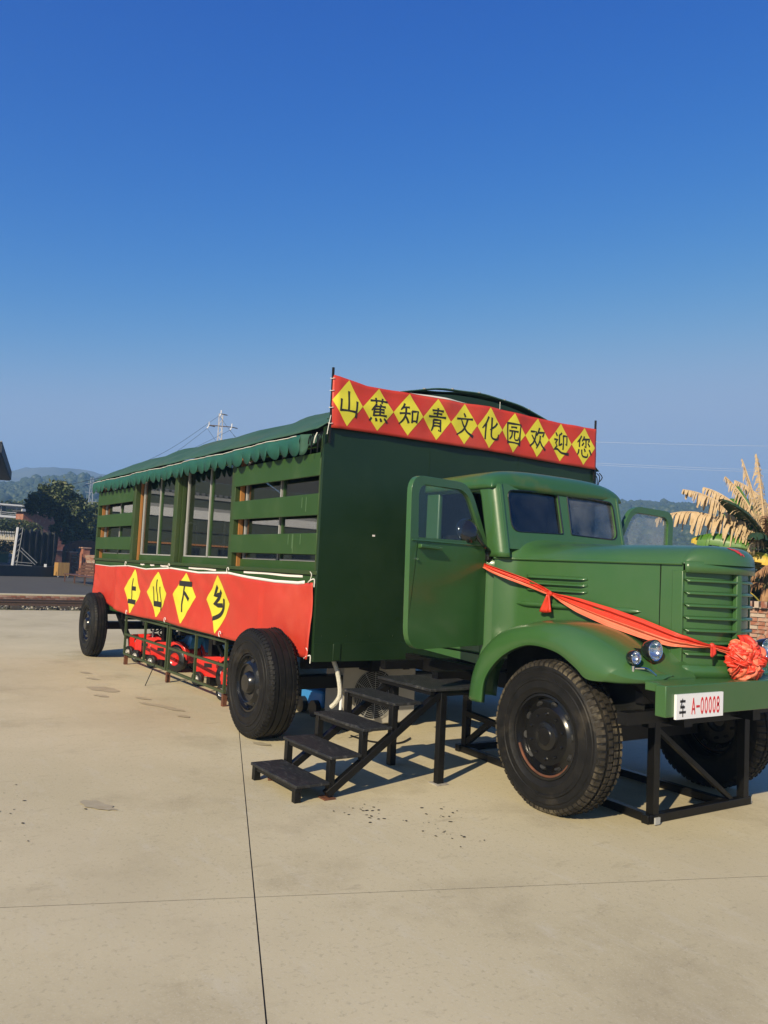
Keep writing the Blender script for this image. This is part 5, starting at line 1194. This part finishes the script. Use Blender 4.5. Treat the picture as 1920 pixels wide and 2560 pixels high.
for q, z in ((-.96,za),(.98,za),(.0,ht-.3)):
    MB().tube([pb_+u_*q+V((0,0,z)),pb_+u_*q+V((0,0,z+.28))],.05,8).build('insulator','white_paint',PO)
    MB().tube([pb_+u_*q+V((0,0,z-.05)),pb_+u_*(q-.15)+V((0,0,z-.3))],.05,8).build('insulator','white_paint',PO)
    MB().tube([pb_+u_*q+V((0,0,z-.02)),pb_+u_*(q+.5)+V((0,0,z-.1))],.045,8).build('strain_insulator','slate',PO)
def wire(pts, r, label, m='wire', group=None):
    o = MB().tube(bez([V(p) for p in pts],8),r,4).build('power_line',m); tag(o,label,'power line',group); return o
for q in (-1.1,.85,-.15):
    z = za-.3 if q != -.15 else ht-.5
    a = pb_+u_*q+V((0,0,z)); e = P3(-77-q,50,5.5); wire([a,a.lerp(e,.5)+V((0,0,-.6)),e],.012,'dark wire sloping down left from the lattice power pole',group='wires on the lattice pole')
    e2 = pb_+u_*(q+1.5)+V((3,0,z-3.0)); wire([a,a.lerp(e2,.5)-V((0,0,.3)),e2],.012,'dark jumper wire dropping behind the canvas roof',group='jumper wires of the pole')
for (a0,t0,a1,t1) in ((-46,.1640,-25,.152),(-46,.1395,-25,.1245),(-46,.1374,-25,.1220)):
    d = 90; p, q = P3(a0,d,ZT(d,t0)), P3(a1,d,ZT(d,t1)); wire([p,p.lerp(q,.5)-V((0,0,.1)),q],.010,'thin pale power line crossing the sky above the banana plants','wire_light','power lines on the right')
FT = thing('far_pylon','small far steel pylon on the hillside behind the truck rear','pylon',P3(-76.3,300,0)); pf_ = P3(-76.3,300)
for s in (-1,1): MB().beam(pf_+V((0,s*1.3,0)),pf_+V((0,s*.35,ZT(300,.0885))),.22).build('chord','white_metal',FT)
for k in range(10): z0 = 2.7*k; MB().beam(pf_+V((0,(1.3-.095*k)*(1 if k%2 else -1),z0)),pf_+V((0,(1.2-.095*k)*(-1 if k%2 else 1),z0+2.7)),.14).build('lacing','white_metal',FT)
for z in (20,23,26): MB().beam(pf_+V((0,-2,z)),pf_+V((0,2,z)),.18).build('crossarm','white_metal',FT)
# ---- hills
HA = [(-100,.055),(-83.1,.0621),(-81.8,.0729),(-80.4,.076),(-79.1,.0824),(-77.6,.0897),(-76.9,.089),(-76.2,.0859),(-74.5,.0788),(-70,.07),(-62,.075),(-54,.085),(-46,.087),(-42.3,.0876),(-40.7,.0917),(-39.2,.0909),(-36.6,.0895),(-35.2,.0886),(-31.4,.0855),(-25,.08),(-10,.07)]
HB = [(-100,.07),(-83.2,.086),(-80.5,.094),(-78.4,.1005),(-75.1,.096),(-70,.09),(-60,.085),(-50,.08),(-40,.06),(-10,.05)]
def hillmesh(name, tab, d0, d1, m, amp, n, label):
    def fn(u, v):
        a = -100+90*u; d = d0+(d1-d0)*v; hgt = lerp_tab(tab,a)*d1+CAMH
        z = hgt*(v**.9 if v < 1 else 1)*(1 if v <= 1 else 1); p = P3(a,d); jit = amp*(noise.noise(V((p.x*.012,p.y*.012,1)))+.5*noise.noise(V((p.x*.04,p.y*.04,2)))+.45*noise.noise(V((p.x*.15,p.y*.15,3))))
        p.z = z+jit*min(1,v*2)-.5; return p
    g = MB().grid(fn,n,40); 
    o = g.build(name,m,smooth=True,fix=False); tag(o,kind='structure'); return o
hillmesh('hill',HA,210,500,'hill',3.5,520,'')
hillmesh('far_hill',HB,560,800,'hill_far_hazed',6.0,220,'')
# trees along the right ridge and slope
TM = MB(); rnd = random.Random(77)
for k in range(9000):
    a = rnd.uniform(-45,-27) if k % 3 else rnd.uniform(-86,-66); v_ = rnd.random()**.7; d = 210+290*v_; z = (lerp_tab(HA,a)*500+CAMH)*v_**.9-1; p = P3(a,d,z); hh = rnd.uniform(1.8,3.4)*(1.0 if rnd.random() < .96 else 1.7); r = hh*rnd.uniform(.45,.75)
    vs = [p+V((r*sc*cos(q)*rnd.uniform(.8,1.2),r*sc*sin(q)*rnd.uniform(.8,1.2),hh*zz+rnd.uniform(-.2,.2))) for sc, zz in ((1,.3),(.72,.75)) for q in [2*pi*i/6 for i in range(6)]]+[p+V((0,0,hh)),p]
    TM.add(vs,[(i,(i+1)%6,6+(i+1)%6,6+i) for i in range(6)]+[(6+i,6+(i+1)%6,12) for i in range(6)]+[((i+1)%6,i,13) for i in range(6)],k%2)
o = TM.build('hillside_wood',['hill','leaf_b'],fix=False,smooth=True,ang=180); tag(o,'far wood covering the hazy hillside','wood',kind='stuff')
# ---- right wall with arch
WR = thing('arched_brick_wall','whitewashed red brick wall with an arch opening below the banana plants','wall',P3(-31,15.5,0))
wa, wb = P3(-37.5,16.2), P3(-25.5,15.6); wd = (wb-wa).normalized(); wl = (wb-wa).length; wn = V((wd.y,-wd.x,0)); 
if wn.dot(-wa) < 0: wn = -wn
ang_ = atan2(wd.y,wd.x)
ac = ((P3(-29.75,15.85)-wa).dot(wd), .30, .62)       # arch centre along wall, z, radius
poly_o = [(0,0),(wl,0),(wl,1.28),(0,1.28)]
hole_ = [(ac[0]+ac[2]*cos(radians(a)),ac[1]+ac[2]*sin(radians(a))) for a in range(0,181,12)]+[(ac[0]-ac[2],.01),(ac[0]+ac[2],.01)]
vs_, fs_ = holed(poly_o,[hole_],.18)
MB().add([wa+wd*p.x+wn*(p.z-.10)+V((0,0,p.y)) for p in vs_],fs_).build('wall_core','mortar',WR)
rnd = random.Random(8)
for c in range(18):
    for k in range(int(wl/.25)+1):
        s = .125+.25*k+(.125 if c%2 else 0); z = .035+.07*c
        if s > wl or ((s-ac[0])**2+(z-ac[1])**2 < (ac[2]+.12)**2 and z >= ac[1]-.1) or (abs(s-ac[0]) < ac[2]+.15 and z < ac[1]): continue
        if not (1.2 < s < 3.6): continue
        brick(WR,wa+wd*s+wn*rnd.uniform(-.012,.0)+V((0,0,z)),rnd.choice((0,1,3,4,4,3)),(.235,.06,.058),ang_)
for k in range(15):
    a = radians(6+12*k); p = wa+wd*(ac[0]+(ac[2]+.06)*cos(a))+V((0,0,ac[1]+(ac[2]+.06)*sin(a)))+wn*.0
    R = Matrix.Rotation(0,3,'Z'); er = wd*cos(a)+V((0,0,sin(a))); et = wd*-sin(a)+V((0,0,cos(a)))
    MB().add([p+er*x*.055+et*y*.06+wn*zz for zz in (-.05,.025) for x,y in ((-1,-1),(1,-1),(1,1),(-1,1))],[(3,2,1,0),(4,5,6,7),(0,1,5,4),(1,2,6,5),(2,3,7,6),(3,0,4,7)]).build('arch_brick','brick1',WR)
for k in range(int(wl/.12)):
    s = .06+.12*k
    if 1.0 < s < 3.8: brick(WR,wa+wd*s+wn*.0+V((0,0,1.345)),(0,4,2,3)[k%4] if k%2 else 2,(.07 if k%2 else .10,.26,.11),ang_)
MB().beam(wa+wn*-.08+V((0,0,1.285)),wb+wn*-.08+V((0,0,1.285)),.26,.02).build('coping','mortar',WR)
hedge('wall_shrub','bright green shrub seen through the arch of the brick wall',P3(-30.4,17.6,.45),.5,.5,.4,900,('banana_green','leaf_c'),12,.14)
# ---- banana plants
def banana_leaf(par, base, az_, el, L, W, droop, m, torn=0, hang=0, tipm=None, seed=0, curl=0.0, fold=.35, tipfrac=.8):
    rnd = random.Random(seed); p = V(base); pts = [p.copy()]; d = V((cos(el)*sin(az_),cos(el)*cos(az_),sin(el))); n = 26
    for k in range(n):
        d = (d+V((0,0,-droop*(.3+1.4*k/n)/n))).normalized(); p = p+d*(L/n); pts.append(p.copy())
    lf = MB().tube(pts,[.028*(1-.85*k/n)+.003 for k in range(n+1)],6).build('leaf',m if not tipm else m,par,smooth=True)
    bl, bt = MB(), MB(); ns = 44
    for s in (-1,1):
        k = 0
        while k < ns:
            step = rnd.choice((2,3,4,7)) if not torn else rnd.choice((1,1,2)); t0 = .12+.88*k/ns; t1 = .12+.88*min(ns,k+step)/ns; k += step
            gap = .0012 if not torn else .002; ls = rnd.uniform(.82,1.06)
            def at(t): i = min(n-1,int(t*n)); return pts[i].lerp(pts[i+1],t*n-i), (pts[i+1]-pts[i]).normalized()
            ln = rnd.uniform(.45,1.25); hh = hang+(rnd.uniform(-.2,.15) if torn else 0); tw = rnd.uniform(-.25,.25) if torn else 0
            vsx = []
            for t in (t0+gap,t1-gap):
                c, dd = at(t); sd = dd.cross(V((0,0,1))); sd = sd.normalized() if sd.length > .05 else V((1,0,0)); up = sd.cross(dd).normalized()
                wv = W*(sin(pi*min(1,(t-.06)/.94*.93+.04))**.55)*(ln if torn else ls)
                q = c.copy(); row = [q.copy()]; dirv = (sd*s*cos(fold)+up*sin(fold))
                for j in range(3):
                    f = min(.97,(hh)*(j+1)/2.2); dirv = (dirv*(1-f)+V((0,0,-1))*f+dd*(.18+tw*.3)).normalized(); q = q+dirv*wv/3; row.append(q.copy())
                vsx.append(row)
            if torn:
                for j, f in ((2,.16),(3,.55)):
                    md = (vsx[0][j]+vsx[1][j])/2; vsx[0][j] = vsx[0][j].lerp(md,f); vsx[1][j] = vsx[1][j].lerp(md,f)
            tgt = bt if (tipm and (t0 > tipfrac)) else bl
            tgt.add(vsx[0]+vsx[1],[(j,4+j,5+j,1+j) for j in range(3)])
    if bl.f: bl.build('blade',m,lf,smooth=True,fix=False,ang=80)
    if bt.f: bt.build('blade_tip',tipm,lf,smooth=True,fix=False,ang=80)
def banana(base, label, leaves, hst, seed):
    t = thing('banana_plant',label,'banana plant',base,); b = V(base); rnd = random.Random(seed)
    MB().tube(bez([b,b+V((.05,.05,hst*.5)),b+V((0,0,hst))],6),[.14-.06*k/12 for k in range(13)],10).build('stem','banana_stem',t,smooth=True)
    for k in range(7): 
        a = rnd.random()*6.28; p = b+V((cos(a)*.12,sin(a)*.12,hst*rnd.uniform(.35,.95))); MB().grid(lambda u,v: p+V((cos(a),sin(a),0))*(.03+.12*u)+V((-sin(a),cos(a),0))*(.06*(v-.5)*2*(1-u*.4))+V((0,0,-.55*u)),5,2).build('dry_sheath','banana_brown',t,smooth=True)
    for q in leaves:
        m, azd, el, L, W, dr = q[:6]; kw = q[6] if len(q) > 6 else {}
        banana_leaf(t,b+V((0,0,hst-.05+kw.pop('dz',0))),radians(azd),radians(el),L,W,dr,m,**kw)
DRY = dict(torn=1,hang=.75)
LFT = -123.0     # azimuth pointing to the picture's left
bb = P3(-31.45,17.2,0)
banana(bb,'banana plant with dry straw coloured and green leaves rising behind the arched wall',[
 ('banana_dry',LFT,38,2.2,.46,1.25,dict(torn=1,hang=1.0,seed=1,dz=-.05,fold=.1)),
 ('banana_dry',LFT+4,58,1.6,.40,1.0,dict(torn=1,hang=.9,seed=2,fold=.1)),
 ('banana_dry',LFT-8,48,1.85,.36,.85,dict(torn=1,hang=.95,seed=3,fold=.1)),
 ('banana_dry',LFT+18,76,1.7,.32,.35,dict(torn=1,hang=.85,seed=4,fold=0)),
 ('banana_dry',LFT+40,83,1.75,.36,.45,dict(torn=1,hang=.85,seed=5,fold=0)),
 ('banana_dry',57,76,1.6,.40,.6,dict(torn=1,hang=.85,seed=6,fold=0)),
 ('banana_green',LFT+30,66,1.25,.34,.35,dict(seed=7,fold=-.1,hang=.3)),
 ('banana_green',LFT+2,30,1.40,.34,1.05,dict(seed=8,hang=.8,tipm='banana_yellow',tipfrac=.8,dz=-.15,torn=0,fold=-.1)),
 ('banana_dark',LFT+10,12,1.15,.22,.75,dict(seed=9,hang=.55,torn=1,dz=-.2)),
 ('banana_dark',LFT-40,50,1.3,.28,.8,dict(seed=10,hang=.4)),
 ('banana_dark',40,55,1.4,.30,.9,dict(seed=11,hang=.4)),
 ('banana_dark',75,62,1.3,.28,.9,dict(seed=12,hang=.4)),
 ('banana_brown',150,58,1.0,.26,1.8,dict(torn=1,hang=.9,seed=13)),
 ('banana_dark',LFT-30,25,1.2,.26,1.2,dict(seed=15,hang=.5,dz=-.3)),
 ('banana_dark',160,40,1.2,.28,1.4,dict(seed=16,hang=.5,dz=-.2)),
 ('banana_dark',LFT,-10,.9,.22,.9,dict(seed=17,hang=.6,dz=-.55)),
 ('banana_brown',LFT+15,20,.9,.26,2.4,dict(torn=1,hang=.95,seed=18,dz=-.45)),
 ('banana_dry',170,35,.9,.26,2.2,dict(torn=1,hang=.9,seed=19,dz=-.1)),
 ('banana_brown',LFT-20,10,.8,.22,2.4,dict(torn=1,hang=.95,seed=20,dz=-.8)),
 ('banana_brown',LFT+50,50,.9,.24,2.2,dict(torn=1,hang=.9,seed=14)),
 ('banana_green',LFT-6,14,1.15,.36,.8,dict(seed=41,hang=.75,fold=-.05,dz=-.35,tipm='banana_yellow',tipfrac=.7)),
 ('banana_yellow',LFT+6,46,1.0,.28,1.7,dict(seed=42,hang=.8,fold=0,dz=-.5)),
 ('banana_dry',LFT-3,24,1.35,.40,1.3,dict(torn=1,hang=.95,seed=43,fold=.1,dz=-.3)),
 ('banana_green',LFT+25,48,1.1,.32,.9,dict(seed=44,hang=.6,fold=-.05)),
 ('banana_dry',LFT+10,68,1.5,.36,.8,dict(torn=1,hang=.9,seed=45,fold=0)),
],2.55,3)
banana(P3(-30.1,18.3,0),'taller banana plant of mixed dry and green leaves behind the clump by the arched wall',[
 ('banana_dry',LFT,62,1.6,.40,1.0,dict(torn=1,hang=.9,seed=51,fold=.1)),
 ('banana_dry',LFT+20,80,1.7,.36,.5,dict(torn=1,hang=.85,seed=52,fold=0)),
 ('banana_green',LFT-10,50,1.4,.36,.9,dict(seed=53,hang=.6,fold=0)),
 ('banana_dark',LFT,30,1.3,.34,1.0,dict(seed=54,hang=.6,fold=0)),
 ('banana_brown',LFT+5,15,1.1,.34,1.8,dict(torn=1,hang=.95,seed=55,fold=0)),
 ('banana_green',60,60,1.4,.36,.9,dict(seed=56,hang=.6,fold=0)),
],2.7,9)
banana(P3(-30.2,16.8,0),'low banana plant with yellowing and withered leaves behind the wall coping',[
 ('banana_yellow',LFT,38,.95,.26,1.5,dict(seed=21,hang=.75,dz=.15,fold=0)),
 ('banana_dark',LFT+20,60,.9,.2,1.4,dict(seed=22,hang=.6,torn=1)),
 ('banana_brown',LFT+5,30,.75,.18,2.2,dict(seed=23,hang=.95,torn=1)),
 ('banana_brown',160,20,.7,.2,2.2,dict(seed=24,hang=.95,torn=1)),
 ('banana_dark',60,60,1.1,.24,1.2,dict(seed=25,hang=.5)),
 ('banana_brown',200,40,.7,.2,2.0,dict(seed=26,hang=.95,torn=1)),
],1.95,5)
banana(P3(-31.35,16.6,0),'young banana shoot with one upright bright green leaf behind the wall coping',[
 ('banana_green',57,82,.62,.11,.15,dict(seed=31,fold=.1,hang=.05)),
 ('banana_yellow',LFT,62,.5,.10,.8,dict(seed=32,hang=.3)),
 ('banana_green',LFT,30,.5,.09,.6,dict(seed=33,hang=.3)),
],1.22,6)
for k, (a, d, z) in enumerate(((-32.3,21,.9),(-30.0,20,1.2),(-28.5,19,1.1),(-34.5,24,.8))):
    hedge('background_shrub',('dark tangled shrub behind the young banana shoot','dark tangled shrub behind the low banana plant','dark tangled shrub at the wall end beyond the bananas','dark shrub hidden behind the truck nose')[k],P3(a,d,z),.9,.9,z,2600,('leaf_b','leaf_a','leaf_c'),60+k,.15)
# ---- haze
hz = MB().box(-1200,1200,-1200,1200,-1.2,98).build('haze','white_paint'); tag(hz,'thin blue morning haze over the valley','haze',kind='stuff')
hm = bpy.data.materials.new('haze_air'); hm.use_nodes = True; t = hm.node_tree
for n in list(t.nodes):
    if n.type != 'OUTPUT_MATERIAL': t.nodes.remove(n)
pv = t.nodes.new('ShaderNodeVolumePrincipled'); pv.inputs['Color'].default_value = (.32,.60,.97,1); pv.inputs['Density'].default_value = .0010; pv.inputs['Anisotropy'].default_value = .1
t.links.new(pv.outputs[0], t.nodes['Material Output'].inputs['Volume']); hz.data.materials.clear(); hz.data.materials.append(hm)
